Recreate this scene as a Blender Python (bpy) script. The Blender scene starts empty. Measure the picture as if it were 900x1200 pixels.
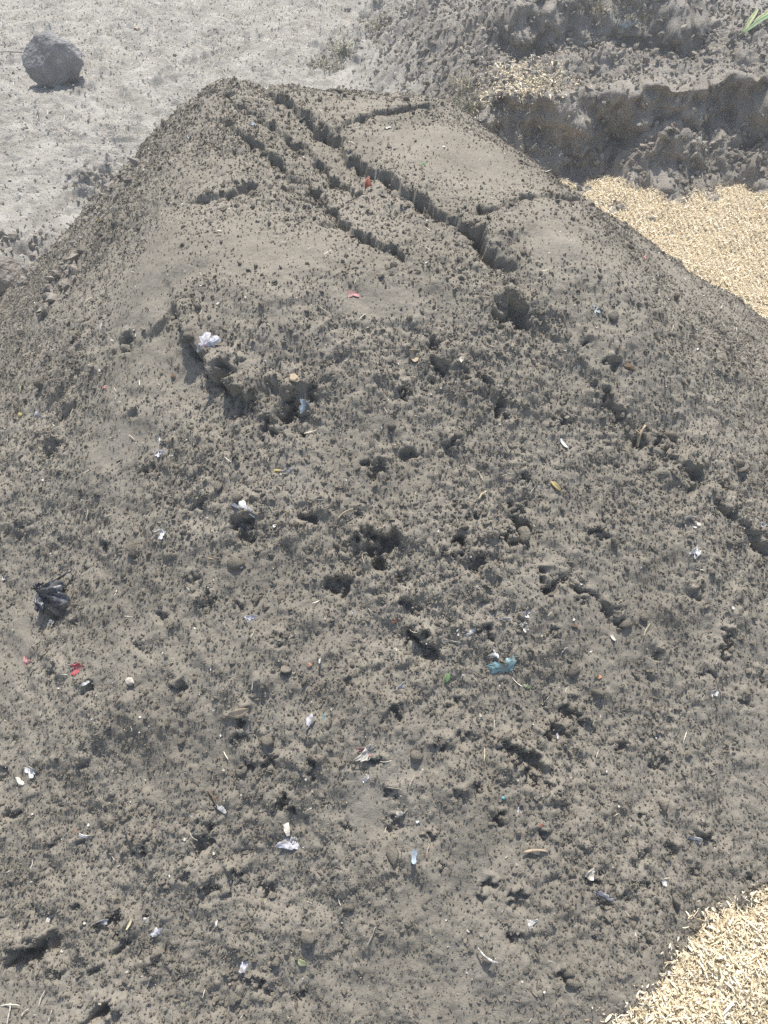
import bpy, bmesh, math, random
import numpy as np
from mathutils import Vector, Matrix, Euler

# ------------------------------------------------------------------ camera, sky, sun, exposure
SC = bpy.context.scene
COL = SC.collection
CAM_Z, PITCH, VFOV = 1.6, 45.0, 65.0
SUN_EL, SUN_AZ = 69.0, 2.0            # sun behind the heap; azimuth in degrees from +Y towards +X
cam_d = bpy.data.cameras.new('camera'); cam = bpy.data.objects.new('camera', cam_d); COL.objects.link(cam)
cam.location = (0, 0, CAM_Z); cam.rotation_euler = (math.radians(90 - PITCH), 0, 0)
cam_d.sensor_fit = 'VERTICAL'; cam_d.angle = math.radians(VFOV)
cam_d.clip_start = 0.05; cam_d.clip_end = 2000
SC.camera = cam
W = bpy.data.worlds.new('World'); SC.world = W; W.use_nodes = True
nt = W.node_tree; nt.nodes.clear()
sky = nt.nodes.new('ShaderNodeTexSky'); sky.sky_type = 'NISHITA'; sky.sun_disc = False
sky.sun_elevation = math.radians(SUN_EL); sky.sun_rotation = math.radians(SUN_AZ)
sky.dust_density = 2.0
bg = nt.nodes.new('ShaderNodeBackground'); bg.inputs[1].default_value = 0.14
wo = nt.nodes.new('ShaderNodeOutputWorld')
nt.links.new(sky.outputs[0], bg.inputs[0]); nt.links.new(bg.outputs[0], wo.inputs[0])
sd = bpy.data.lights.new('sun', 'SUN'); sd.energy = 4.4; sd.angle = math.radians(0.53); sd.color = (1.0, 0.965, 0.90)
sun = bpy.data.objects.new('sun', sd); COL.objects.link(sun); sun.location = (0, 6, 12)
se, sa = math.radians(SUN_EL), math.radians(SUN_AZ)
sdir = Vector((math.cos(se) * math.sin(sa), math.cos(se) * math.cos(sa), math.sin(se)))
sun.rotation_euler = sdir.to_track_quat('Z', 'Y').to_euler()
SC.view_settings.view_transform = 'Standard'; SC.view_settings.look = 'None'
SC.view_settings.exposure = 0.58; SC.view_settings.gamma = 1.0
SC.render.engine = 'CYCLES'
SC.cycles.use_denoising = False
SC.cycles.max_bounces = 5; SC.cycles.diffuse_bounces = 3

GLARE, GLARE_TOP = 0.016, 1.8  # density and top of the added volume that imitates lens glare
random.seed(11)
RNG = np.random.default_rng(7)
TV = math.tan(math.radians(VFOV / 2)); CP, SP = math.cos(math.radians(PITCH)), math.sin(math.radians(PITCH))

def ray(u, v):                         # direction through a pixel of the 900 x 1200 photograph
    r = (u - 450) / 600 * TV; p = (600 - v) / 600 * TV
    return np.array([r, CP + p * SP, -SP + p * CP])

# ------------------------------------------------------------------ noise
_perm = np.random.default_rng(3).permutation(4096).astype(np.int64)
def _h(i, j, s=0):
    return _perm[(_perm[(i + s * 131) & 4095] + j * 7 + s * 977) & 4095]
_ga = np.random.default_rng(5).random(4096) * 2 * np.pi
_gx, _gy = np.cos(_ga), np.sin(_ga)
_rv = np.random.default_rng(9).random((4, 4096))
def perlin(x, y, s=0):
    xi = np.floor(x).astype(np.int64); yi = np.floor(y).astype(np.int64)
    fx = x - xi; fy = y - yi
    ux = fx * fx * fx * (fx * (fx * 6 - 15) + 10); uy = fy * fy * fy * (fy * (fy * 6 - 15) + 10)
    def g(a, b, dx, dy):
        k = _h(a, b, s); return _gx[k] * dx + _gy[k] * dy
    n00 = g(xi, yi, fx, fy); n10 = g(xi + 1, yi, fx - 1, fy)
    n01 = g(xi, yi + 1, fx, fy - 1); n11 = g(xi + 1, yi + 1, fx - 1, fy - 1)
    a = n00 + ux * (n10 - n00); b = n01 + ux * (n11 - n01)
    return (a + uy * (b - a)) * 1.5
def fbm(x, y, wl, oct=4, s=0, gain=0.5):
    t = 0.0; a = 1.0; f = 1.0 / wl
    for o in range(oct):
        t = t + a * perlin(x * f + o * 17.3, y * f + o * 9.1, s + o); a *= gain; f *= 2.03
    return t
def clods(x, y, c, s=0, rmin=0.2, rmax=0.62, keep=1.0):     # rounded lumps, in metres of height
    xs, ys = x / c, y / c
    xi = np.floor(xs).astype(np.int64); yi = np.floor(ys).astype(np.int64)
    best = np.zeros_like(xs)
    for i in (-1, 0, 1):
        for j in (-1, 0, 1):
            k = _h(xi + i, yi + j, s)
            px = xi + i + _rv[0][k]; py = yi + j + _rv[1][k]
            r = rmin + (rmax - rmin) * _rv[2][k] ** 2
            d2 = (xs - px) ** 2 + (ys - py) ** 2
            hgt = np.sqrt(np.maximum(r * r - d2, 0)) * (_rv[3][k] < keep)
            best = np.maximum(best, hgt)
    return best * c
def sst(a, b, x):
    t = np.clip((x - a) / (b - a), 0, 1); return t * t * (3 - 2 * t)

# ------------------------------------------------------------------ materials
def new_mat(name):
    m = bpy.data.materials.new(name); m.use_nodes = True
    n = m.node_tree.nodes; b = n['Principled BSDF']
    b.inputs['Roughness'].default_value = 0.95; b.inputs['Specular IOR Level'].default_value = 0.12
    return m, m.node_tree, b
def N(nt_, kind, **kw):
    n = nt_.nodes.new(kind)
    for k, v in kw.items():
        if k in n.inputs.keys(): n.inputs[k].default_value = v
        else: setattr(n, k, v)
    return n
def ramp(nt_, src, stops):
    r = nt_.nodes.new('ShaderNodeValToRGB')
    e = r.color_ramp.elements
    while len(e) < len(stops): e.new(0.5)
    for q, (p, c) in zip(e, stops):
        q.position = p; q.color = (*c, 1)
    nt_.links.new(src, r.inputs[0]); return r
def mixc(nt_, fac, a, b, mode='MIX'):
    m = nt_.nodes.new('ShaderNodeMix'); m.data_type = 'RGBA'; m.blend_type = mode
    for sock, val in ((m.inputs[0], fac), (m.inputs[6], a), (m.inputs[7], b)):
        if hasattr(val, 'links') or hasattr(val, 'is_output'): nt_.links.new(val, sock)
        elif isinstance(val, (int, float)): sock.default_value = val
        else: sock.default_value = (*val, 1)
    return m.outputs[2]
def soil_mat(name, dark, light, micro=900.0, bump=0.35, bumpd=0.002, inst=False, attr=None, attr_cols=None, specks=None):
    m, t, b = new_mat(name)
    geo = N(t, 'ShaderNodeNewGeometry')
    n1 = N(t, 'ShaderNodeTexNoise', Scale=5.0, Detail=6.0, Roughness=0.6); t.links.new(geo.outputs['Position'], n1.inputs['Vector'])
    n2 = N(t, 'ShaderNodeTexNoise', Scale=160.0, Detail=3.0, Roughness=0.7); t.links.new(geo.outputs['Position'], n2.inputs['Vector'])
    r1 = ramp(t, n1.outputs[0], [(0.34, dark), (0.66, light)])
    col = r1.outputs[0]
    if attr:
        a = N(t, 'ShaderNodeAttribute', attribute_name=attr)
        r3 = ramp(t, n1.outputs[0], [(0.34, attr_cols[0]), (0.66, attr_cols[1])])
        col = mixc(t, a.outputs['Fac'], col, r3.outputs[0])
    r2 = ramp(t, n2.outputs[0], [(0.30, (0.84, 0.84, 0.84)), (0.5, (1, 1, 1)), (0.72, (1.14, 1.13, 1.12))])
    col = mixc(t, 1.0, col, r2.outputs[0], 'MULTIPLY')
    if specks:
        n4 = N(t, 'ShaderNodeTexNoise', Scale=specks[1], Detail=1.0); t.links.new(geo.outputs['Position'], n4.inputs['Vector'])
        r4 = ramp(t, n4.outputs[0], [(0.66, (0, 0, 0)), (0.70, (1, 1, 1))])
        col = mixc(t, r4.outputs[0], col, specks[0])
    if inst:
        oi = N(t, 'ShaderNodeObjectInfo')
        r5 = ramp(t, oi.outputs['Random'], [(0.0, (0.80, 0.80, 0.80)), (0.9, (1.08, 1.07, 1.05)), (1.0, (1.3, 1.28, 1.25))])
        col = mixc(t, 1.0, col, r5.outputs[0], 'MULTIPLY')
    t.links.new(col, b.inputs['Base Color'])
    n3 = N(t, 'ShaderNodeTexNoise', Scale=micro, Detail=3.0, Roughness=0.65); t.links.new(geo.outputs['Position'], n3.inputs['Vector'])
    n6 = N(t, 'ShaderNodeTexNoise', Scale=micro * 0.36, Detail=4.0, Roughness=0.7); t.links.new(geo.outputs['Position'], n6.inputs['Vector'])
    bp0 = N(t, 'ShaderNodeBump', Strength=bump, Distance=bumpd * 2.6); t.links.new(n6.outputs[0], bp0.inputs['Height'])
    bp = N(t, 'ShaderNodeBump', Strength=bump, Distance=bumpd); t.links.new(n3.outputs[0], bp.inputs['Height']); t.links.new(bp0.outputs[0], bp.inputs['Normal'])
    t.links.new(bp.outputs[0], b.inputs['Normal'])
    return m
SOIL_D, SOIL_L = (0.182, 0.164, 0.132), (0.238, 0.215, 0.175)
M_SOIL = soil_mat('compost soil', SOIL_D, SOIL_L, 420.0, 0.42, 0.0025)
M_CRUMB = soil_mat('soil crumb', SOIL_D, SOIL_L, 450.0, 0.8, 0.003, inst=True)
GR_D, GR_L = (0.240, 0.225, 0.195), (0.385, 0.364, 0.322)
BK_D, BK_L = (0.205, 0.184, 0.152), (0.315, 0.288, 0.246)
M_GROUND = soil_mat('dry ground', GR_D, GR_L, 260.0, 0.6, 0.006, attr='dug', attr_cols=(BK_D, BK_L))
M_PEBBLE = soil_mat('pale pebble', (0.24, 0.23, 0.208), (0.44, 0.42, 0.385), 300.0, 0.4, 0.003, inst=True)
M_BANKCLOD = soil_mat('bank clod', BK_D, BK_L, 300.0, 0.5, 0.004, inst=True)

def chip_mat(name, stops, rough=0.7):
    m, t, b = new_mat(name)
    oi = N(t, 'ShaderNodeObjectInfo'); r = ramp(t, oi.outputs['Random'], stops)
    tc = N(t, 'ShaderNodeTexCoord'); mp = N(t, 'ShaderNodeMapping'); mp.inputs['Scale'].default_value = (0.6, 9, 3)
    t.links.new(tc.outputs['Object'], mp.inputs[0])
    n = N(t, 'ShaderNodeTexNoise', Scale=3.0, Detail=3.0); t.links.new(mp.outputs[0], n.inputs['Vector'])
    g = ramp(t, n.outputs[0], [(0.3, (0.8, 0.77, 0.72)), (0.65, (1.06, 1.06, 1.06))])
    c = mixc(t, 1.0, r.outputs[0], g.outputs[0], 'MULTIPLY'); t.links.new(c, b.inputs['Base Color'])
    b.inputs['Roughness'].default_value = rough; b.inputs['Specular IOR Level'].default_value = 0.3
    return m
M_CHIP = chip_mat('wood shaving', [(0, (0.42, 0.33, 0.20)), (0.12, (0.64, 0.53, 0.35)), (0.6, (0.77, 0.68, 0.49)), (1, (0.87, 0.81, 0.67))])
M_STRAW = chip_mat('dry straw', [(0, (0.40, 0.34, 0.24)), (0.4, (0.62, 0.56, 0.43)), (1, (0.80, 0.76, 0.65))])
M_FLECK = chip_mat('litter fleck', [(0, (0.16, 0.12, 0.08)), (0.15, (0.42, 0.36, 0.27)), (0.5, (0.45, 0.42, 0.37)), (0.85, (0.58, 0.56, 0.53)), (0.98, (0.72, 0.71, 0.70)), (1, (0.45, 0.18, 0.12))])
M_CHIPBED = soil_mat('shavings bed', (0.55, 0.45, 0.29), (0.70, 0.60, 0.42), 200.0, 0.8, 0.008)

def plain_mat(name, col, rough=0.6, spec=0.3, var=0.25, scale=120.0, dirt=0.35, trans=0.0, alpha=1.0):
    m, t, b = new_mat(name)
    geo = N(t, 'ShaderNodeNewGeometry')
    n = N(t, 'ShaderNodeTexNoise', Scale=scale, Detail=4.0); t.links.new(geo.outputs['Position'], n.inputs['Vector'])
    lo = tuple(max(0, c * (1 - var)) for c in col); hi = tuple(min(0.95, c * (1 + var * 0.6)) for c in col)
    r = ramp(t, n.outputs[0], [(0.3, lo), (0.7, hi)])
    n2 = N(t, 'ShaderNodeTexNoise', Scale=scale * 0.7, Detail=5.0); t.links.new(geo.outputs['Position'], n2.inputs['Vector'])
    rd = ramp(t, n2.outputs[0], [(0.48, (0, 0, 0)), (0.66, (dirt * 2, dirt * 2, dirt * 2))])
    c = mixc(t, rd.outputs[0], r.outputs[0], (0.2, 0.18, 0.15)); t.links.new(c, b.inputs['Base Color'])
    b.inputs['Roughness'].default_value = rough; b.inputs['Specular IOR Level'].default_value = spec
    return m
M_WHITE = plain_mat('dirty white paper', (0.60, 0.59, 0.56), dirt=0.45, scale=170)
M_LILAC = plain_mat('lilac white wrapper', (0.52, 0.51, 0.54), 0.5, dirt=0.45, scale=170)
M_GREYFILM = plain_mat('grey film', (0.45, 0.45, 0.46), 0.35, 0.5)
M_BLACK = plain_mat('black plastic film', (0.035, 0.040, 0.050), 0.38, 0.5, 0.3, 60, 0.18)
M_RED = plain_mat('red plastic', (0.50, 0.06, 0.08), 0.5)
M_PINK = plain_mat('faded pink paper', (0.50, 0.24, 0.23))
M_ORANGE = plain_mat('orange peel', (0.42, 0.21, 0.11))
M_RUST = plain_mat('rust red flake', (0.34, 0.10, 0.06))
M_TEAL = plain_mat('teal film', (0.17, 0.29, 0.30), 0.4, 0.4, 0.7)
M_BLUE = plain_mat('pale blue film', (0.34, 0.41, 0.46), 0.6)
M_CYAN = plain_mat('bright cyan plastic', (0.10, 0.34, 0.40), 0.5)
M_GREEN = plain_mat('green leaf', (0.13, 0.24, 0.09), 0.6)
M_LIME = plain_mat('yellow green leaf', (0.30, 0.34, 0.15), 0.6)
M_YELLOW = plain_mat('dull yellow plastic', (0.40, 0.32, 0.12), 0.6)
M_TAN = plain_mat('tan bark', (0.42, 0.33, 0.22), 0.8)
M_BEIGE = plain_mat('beige shell', (0.58, 0.53, 0.44), 0.7)
M_BROWN = plain_mat('dark brown bark', (0.13, 0.085, 0.055), 0.85)
M_STALK = plain_mat('yellow straw stalk', (0.50, 0.44, 0.28), 0.7, 0.2, 0.2, 60, 0.1)
M_WEED = plain_mat('grey green weed', (0.16, 0.17, 0.09), 0.8, 0.1)

# ------------------------------------------------------------------ mesh helpers
def link(name, me, mat, parent=None):
    o = bpy.data.objects.new(name, me); COL.objects.link(o)
    if mat is not None: me.materials.clear(); me.materials.append(mat)
    if parent: o.parent = parent
    return o
def tag(o, label=None, cat=None, group=None, kind=None):
    if label: o['label'] = label
    if cat: o['category'] = cat
    if group: o['group'] = group
    if kind: o['kind'] = kind
    return o
def grid_mesh(name, P, smooth=True, keep=None):         # P: (ny, nx, 3)
    ny, nx = P.shape[:2]
    idx = np.arange(ny * nx).reshape(ny, nx)
    q = np.stack([idx[:-1, :-1], idx[:-1, 1:], idx[1:, 1:], idx[1:, :-1]], -1).reshape(-1, 4)
    if keep is not None:
        k = (keep[:-1, :-1] | keep[:-1, 1:] | keep[1:, 1:] | keep[1:, :-1]).reshape(-1); q = q[k]
    used = np.zeros(ny * nx, bool); used[q.reshape(-1)] = True
    remap = np.cumsum(used) - 1
    V = P.reshape(-1, 3)[used]; q = remap[q]
    me = bpy.data.meshes.new(name)
    me.vertices.add(len(V)); me.vertices.foreach_set('co', V.astype(np.float32).ravel())
    me.loops.add(q.size); me.loops.foreach_set('vertex_index', q.astype(np.int32).ravel())
    me.polygons.add(len(q)); me.polygons.foreach_set('loop_start', np.arange(0, q.size, 4, dtype=np.int32))
    me.polygons.foreach_set('use_smooth', np.full(len(q), smooth))
    me.update(calc_edges=True)
    return me, used
def grid_normals(P):
    du = np.gradient(P, axis=1); dv = np.gradient(P, axis=0)
    n = np.cross(du, dv); n /= np.linalg.norm(n, axis=-1, keepdims=True) + 1e-12
    n[n[..., 2] < 0] *= -1
    return n
def lines(segs):                                       # [(start, end, step0, step1), ...] -> sorted coordinates
    out = []
    for a, b, s0, s1 in segs:
        p = a
        while p < b - 1e-6:
            out.append(p); p += s0 + (s1 - s0) * (p - a) / (b - a)
    out.append(segs[-1][1]); return np.array(out)

# ------------------------------------------------------------------ the heap: smooth base form
POLY = np.array([(-0.428, 1.968), (-0.395, 2.30), (0.119, 2.172), (0.328, 1.758), (0.383, 1.515), (0.12, 1.40), (-0.20, 1.40), (-0.406, 1.59)])[::-1]
def poly_dist(x, y):
    n = len(POLY); best = np.full(np.shape(x), 1e9); inside = np.ones(np.shape(x), bool)
    gx = np.zeros(np.shape(x)); gy = np.zeros(np.shape(x))
    for i in range(n):
        a, b = POLY[i], POLY[(i + 1) % n]; e = b - a
        t = np.clip(((x - a[0]) * e[0] + (y - a[1]) * e[1]) / (e @ e), 0, 1)
        px, py = x - a[0] - t * e[0], y - a[1] - t * e[1]
        d = np.hypot(px, py); m = d < best
        best = np.where(m, d, best); gx = np.where(m, px, gx); gy = np.where(m, py, gy)
        inside &= (e[0] * (y - a[1]) - e[1] * (x - a[0])) > 0
    return np.where(inside, -best, best), gx, gy
def pile_base(x, y):
    d, gx, gy = poly_dist(x, y)
    rr = np.hypot(x, y - 1.8) + 1e-9; cs, sn = x / rr, (y - 1.8) / rr
    k = 0.709 * np.clip(cs, 0, 1) ** 2 + 0.869 * np.clip(-cs, 0, 1) ** 2 + 0.605 * np.clip(-sn, 0, 1) ** 2 + 0.99 * np.clip(sn, 0, 1) ** 2
    w = 0.075
    s = w * np.logaddexp(0, d / w)                      # soft shoulder
    zp = 0.96 + 0.14 * (y - 1.9)
    z = zp - k * s
    z = 0.05 * np.logaddexp(0, z / 0.05) - 0.05            # the foot flares out
    return z
def hit_base(u, v):
    d = ray(u, v); t = np.arange(0.6, 6, 0.004)
    z = CAM_Z + d[2] * t; h = pile_base(d[0] * t, d[1] * t)
    k = np.argmax(z <= np.maximum(h, 0)); tt = t[k]
    return d[0] * tt, d[1] * tt, tt

gx_ = lines([(-1.8, -0.85, 0.011, 0.0042), (-0.85, 0.95, 0.0032, 0.0032), (0.95, 1.95, 0.0042, 0.011)])
gy_ = lines([(0.10, 1.55, 0.0028, 0.0028), (1.55, 2.35, 0.0033, 0.0033), (2.35, 3.6, 0.007, 0.016)])
X, Y = np.meshgrid(gx_, gy_)
Zb = pile_base(X, Y)
PB = np.stack([X, Y, Zb], -1)
# gradients on the uneven grid
dzdx = np.gradient(Zb, gx_, axis=1); dzdy = np.gradient(Zb, gy_, axis=0)
NB = np.stack([-dzdx, -dzdy, np.ones_like(Zb)], -1); NB /= np.linalg.norm(NB, axis=-1, keepdims=True)
YS = Y * 1.22                                           # near arc length on the slope
wx = fbm(X, YS, 0.05, 3, 40) * 0.012 ; wy = fbm(X, YS, 0.05, 3, 50) * 0.012

D = 0.018 * fbm(X, YS, 0.55, 2, 1) + 0.010 * fbm(X, YS, 0.20, 3, 2)
rough = np.clip(0.82 + 0.6 * fbm(X, YS, 0.30, 3, 60), 0.4, 1.25)
def blob_mask(lst, arr, val):
    for u, v, ru, rv in lst:
        cx, cy, t = hit_base(u, v); s = t * 1.13 * TV / 600
        ry = rv * s * (0.9 if v > 320 else 1.9)
        q = ((X - cx) / (ru * s)) ** 2 + ((Y - cy) / ry) ** 2
        arr += (val - arr) * np.exp(-q ** 1.3)
SMOOTH = [(185, 365, 38, 70), (225, 415, 22, 36), (250, 185, 60, 30), (330, 290, 100, 36), (560, 195, 100, 45), (180, 290, 50, 40), (490, 165, 60, 18), (450, 350, 60, 25), (800, 320, 70, 35), (430, 945, 25, 25),
          (640, 285, 40, 20), (20, 740, 20, 50), (430, 130, 40, 12), (140, 520, 50, 30), (855, 345, 40, 30)]
blob_mask(SMOOTH, rough, 0.04)
ROUGH = [(350, 235, 35, 28), (280, 160, 50, 25), (620, 400, 40, 50), (430, 650, 90, 60), (340, 470, 60, 40), (650, 890, 60, 60), (560, 760, 70, 60), (230, 1000, 90, 60), (740, 1040, 90, 50), (760, 540, 70, 60),
         (500, 430, 80, 40), (90, 1090, 90, 40), (230, 370, 25, 30), (300, 610, 50, 30)]
blob_mask(ROUGH, rough, 1.25)
rough = np.clip(rough, 0.04, 1.3)
XW, YW = X + wx * 0.6, YS + wy * 0.6
D += rough * (0.22 * clods(XW, YW, 0.060, 3, 0.15, 0.6, 0.45) + 0.30 * clods(XW, YW, 0.028, 4, 0.2, 0.62, 0.5) + 0.44 * clods(X + wx * .3, YS + wy * .3, 0.0135, 5, 0.2, 0.62, 0.8))
D += (0.25 + 0.75 * rough) * (0.0045 * fbm(X, YS, 0.05, 3, 8, 0.6) + 0.0014 * fbm(X, YS, 0.010, 2, 9, 0.6))
# downhill drag marks
D += 0.007 * fbm(X * 1.0 + (0.15 - 0.5 * np.clip(X, -0.8, 0.8)) * Y, YS * 0.25, 0.05, 3, 12) * sst(1.6, 1.3, Y)

def seg_dist(P, Q, x, y):
    ex, ey = Q[0] - P[0], Q[1] - P[1]; L = math.hypot(ex, ey) + 1e-9
    t = np.clip(((x - P[0]) * ex + (y - P[1]) * ey) / (L * L), 0, 1)
    d = np.hypot(x - P[0] - t * ex, y - P[1] - t * ey)
    side = (ex * (y - P[1]) - ey * (x - P[0])) / L
    return d, side, t
# cracks: pixel path, half width (m), depth (m), step height of the far side (m), reach of the step
CRACKS = [
 ([(303, 93), (320, 110), (331, 122), (348, 134), (362, 146), (382, 160), (398, 166), (411, 184), (428, 200), (444, 208), (460, 216), (473, 225), (495, 238), (511, 253), (540, 266), (564, 286), (570, 305), (585, 312), (606, 321)], 0.0105, 0.058, 0.030, 0.10),
 ([(392, 162), (410, 150), (423, 145), (440, 137), (457, 133), (480, 130), (510, 132)], 0.008, 0.040, 0.012, 0.06),
 ([(555, 256), (572, 255), (591, 249), (617, 239), (650, 236), (685, 241)], 0.007, 0.032, 0.010, 0.05),
 ([(205, 138), (213, 131), (235, 118), (258, 109)], 0.008, 0.030, 0.008, 0.04),
 ([(262, 109), (278, 122), (296, 136), (318, 149), (342, 167), (367, 178), (392, 204), (420, 232)], 0.0085, 0.040, 0.016, 0.06),
 ([(247, 136), (269, 146), (282, 160), (302, 170), (320, 184), (336, 202), (355, 207), (369, 216), (384, 236), (400, 258), (428, 280), (455, 297), (488, 306)], 0.0095, 0.042, 0.022, 0.07),
 ([(222, 234), (240, 231), (264, 224), (283, 219), (300, 214)], 0.009, 0.034, 0.018, 0.06),
 ([(585, 352), (605, 364), (630, 378), (655, 402)], 0.010, 0.010, 0.010, 0.06),
 ([(655, 402), (690, 440), (720, 478), (752, 512), (790, 540), (815, 560)], 0.008, 0.005, 0.008, 0.06),
 ([(838, 592), (857, 605), (872, 622), (890, 640), (910, 655)], 0.010, 0.026, 0.016, 0.06),
 ([(207, 362), (213, 385), (228, 402), (238, 424), (262, 452), (300, 480)], 0.010, 0.020, 0.055, 0.09),
 ([(478, 738), (490, 749), (508, 765)], 0.010, 0.034, 0.02, 0.06),
 ([(500, 402), (510, 418), (528, 440)], 0.010, 0.024, 0.014, 0.05),
 ([(640, 690), (660, 678), (682, 690), (715, 717), (732, 732)], 0.007, 0.018, 0.006, 0.04),
 ([(10, 1128), (40, 1116), (70, 1098)], 0.012, 0.034, 0.022, 0.06),
 ([(95, 1196), (120, 1188), (140, 1184)], 0.010, 0.026, 0.02, 0.05),
 ([(845, 745), (850, 758), (845, 775)], 0.008, 0.022, 0.014, 0.05),
 ([(805, 690), (817, 705)], 0.009, 0.024, 0.014, 0.04),
]
cw = fbm(X, Y, 0.035, 3, 70); cw2 = fbm(X, Y, 0.035, 3, 80); cmod = fbm(X, Y, 0.055, 3, 90)
XC, YC = X + 0.014 * cw, Y + 0.014 * cw2
for path, hw, dep, step, reach in CRACKS:
    pts = [hit_base(*p)[:2] for p in path]
    xs = [p[0] for p in pts]; ys = [p[1] for p in pts]; mg = reach * 2.2
    i0, i1 = np.searchsorted(gy_, (min(ys) - mg, max(ys) + mg)); j0, j1 = np.searchsorted(gx_, (min(xs) - mg, max(xs) + mg))
    sl = (slice(i0, i1), slice(j0, j1)); x, y = XC[sl], YC[sl]
    bd = np.full(x.shape, 9.0); bs = np.zeros(x.shape); bt = np.zeros(x.shape)
    n = len(pts) - 1
    for k in range(n):
        d, sd_, t = seg_dist(pts[k], pts[k + 1], x, y); m = d < bd
        bd = np.where(m, d, bd); bs = np.where(m, sd_, bs); bt = np.where(m, (k + t) / n, bt)
    if pts[-1][0] < pts[0][0]: bs = -bs                # far side positive
    endf = sst(0, 0.08, bt) * sst(1, 0.92, bt) * 0.85 + 0.15
    wmod = np.clip(0.80 + 1.3 * cmod[sl], 0.15, 1.7)
    D[sl] -= 0.62 * dep * wmod * endf * np.exp(-(bd / (0.58 * hw * (0.30 + 0.70 * wmod))) ** 3)
    far = sst(-0.006, 0.006, bs)
    D[sl] += 0.7 * step * endf * np.exp(-(bd / reach) ** 1.5) * (far - 0.5)
    rough[sl] = np.maximum(rough[sl], 0.9 * np.exp(-(bd / (2.2 * hw)) ** 2))

PITS = [(59,522,10),(21,620,8),(267,444,14),(242,442,6),(160,488,6),(295,476,8),(313,504,10),(174,552,7),(149,403,10),(123,643,8),(235,593,11),(285,618,13),(217,629,5),(73,410,4),
 (602,373,20),(510,405,9),(512,428,12),(588,472,14),(574,453,8),(545,437,7),(341,483,18),(368,469,10),(474,462,9),(439,547,11),(481,533,9),(528,524,9),(364,611,13),(421,632,11),(449,648,20),(556,604,8),(602,632,10),(535,636,9),
 (682,405,8),(665,495,9),(710,470,9),(727,485,8),(778,520,9),(788,535,7),(753,518,8),(813,563,15),(850,573,8),(613,617,11),(700,627,9),(857,603,9),(887,637,10),(763,338,7),(723,547,5),(617,558,8),(607,597,8),(717,428,9),
 (60,722,12),(98,667,5),(83,730,5),(247,705,8),(283,710,6),(230,680,6),(63,787,7),(160,757,6),(107,807,7),(282,850,13),(290,897,8),(213,807,10),(5,907,10),(15,867,5),(187,723,7),(103,897,6),
 (397,683,13),(473,677,7),(483,712,9),(490,747,10),(508,763,11),(560,663,10),(517,650,6),(537,637,9),(330,755,7),(408,798,6),(463,838,10),(573,742,10),(533,828,7),(367,897,10),(440,893,9),(540,867,8),(520,877,9),(317,897,8),(597,877,10),
 (643,688,12),(660,677,9),(680,690,8),(687,705,6),(715,717,8),(728,730,6),(815,698,8),(867,710,7),(850,748,8),(845,770,8),(773,770,8),(830,790,8),(672,837,10),(687,850,8),(655,863,10),(627,900,15),(733,880,9),(780,897,9),(873,823,7),(650,745,6),(767,797,4),(607,887,9),(893,800,8),
 (17,957,9),(63,990,7),(93,990,7),(167,997,9),(237,987,13),(220,1025,7),(243,1042,9),(277,1030,8),(125,1080,9),(137,1103,10),(37,1117,14),(20,1123,11),(68,1142,8),(110,1137,8),(117,1193,11),(90,1063,6),(177,1133,5),(293,1153,6),
 (337,947,10),(307,1160,9),(348,1170,7),(463,967,8),(457,930,8),(533,930,7),(583,963,9),(407,967,6),(508,983,6),(310,1047,8),(337,1063,6),(573,1037,8),(563,1053,6),(560,923,7),(517,1017,6),(597,1097,6),(597,1057,6),
 (627,913,12),(833,983,10),(790,998,7),(757,1005,6),(693,1030,8),(707,1060,10),(757,1040,10),(817,1020,7),(755,962,6),(637,978,7),(607,1053,9),(605,1097,8),(753,1100,8),(653,1143,8),(793,1067,6),(730,1053,7),(767,1063,6),(697,1100,5),(683,997,5),(883,1030,6),
 (382,262,8),(356,228,8),(340,214,6),(362,146,7),(331,120,5),(383,160,6),(296,136,5),(240,232,6)]
for k, (u, v, rp) in enumerate(PITS):
    cx, cy, t = hit_base(u, v); r = 0.86 * rp * t * 1.13 * TV / 600
    mg = r * 3.2
    i0, i1 = np.searchsorted(gy_, (cy - mg, cy + mg)); j0, j1 = np.searchsorted(gx_, (cx - mg, cx + mg))
    sl = (slice(i0, i1), slice(j0, j1))
    a = RNG.uniform(-0.5, 0.5); sx = RNG.uniform(0.75, 1.25)
    dx = X[sl] - cx + 1.25 * r * fbm(X[sl], YS[sl], r * 1.6, 3, 100 + k % 7); dy = YS[sl] - cy * 1.22 + 1.25 * r * fbm(X[sl], YS[sl], r * 1.6, 3, 110 + k % 7)
    dx, dy = dx * math.cos(a) + dy * math.sin(a), -dx * math.sin(a) + dy * math.cos(a)
    q = np.sqrt((dx / sx) ** 2 + (dy * sx) ** 2) / r
    D[sl] -= 1.0 * r * (1 - sst(0.5, 1.1, q))
    D[sl] += 0.70 * r * np.exp(-((dx / 1.3) ** 2 + (dy - 1.25 * r) ** 2) / (0.75 * r * r))
    D[sl] += 0.12 * r * np.exp(-((dx / 1.2) ** 2 + (dy + 1.7 * r) ** 2) / (0.8 * r * r))
edge = sst(-0.05, 0.03, Zb)
P_PILE = PB + NB * (D * (0.25 + 0.75 * edge))[..., None]
me_pile, pile_used = grid_mesh('soil_pile', P_PILE, True, Zb > -0.046)
pile = link('soil_pile', me_pile, M_SOIL)
tag(pile, 'large heap of dark grey brown crumbly compost soil with cracked top', 'soil pile')
N_PILE = grid_normals(P_PILE)

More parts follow.
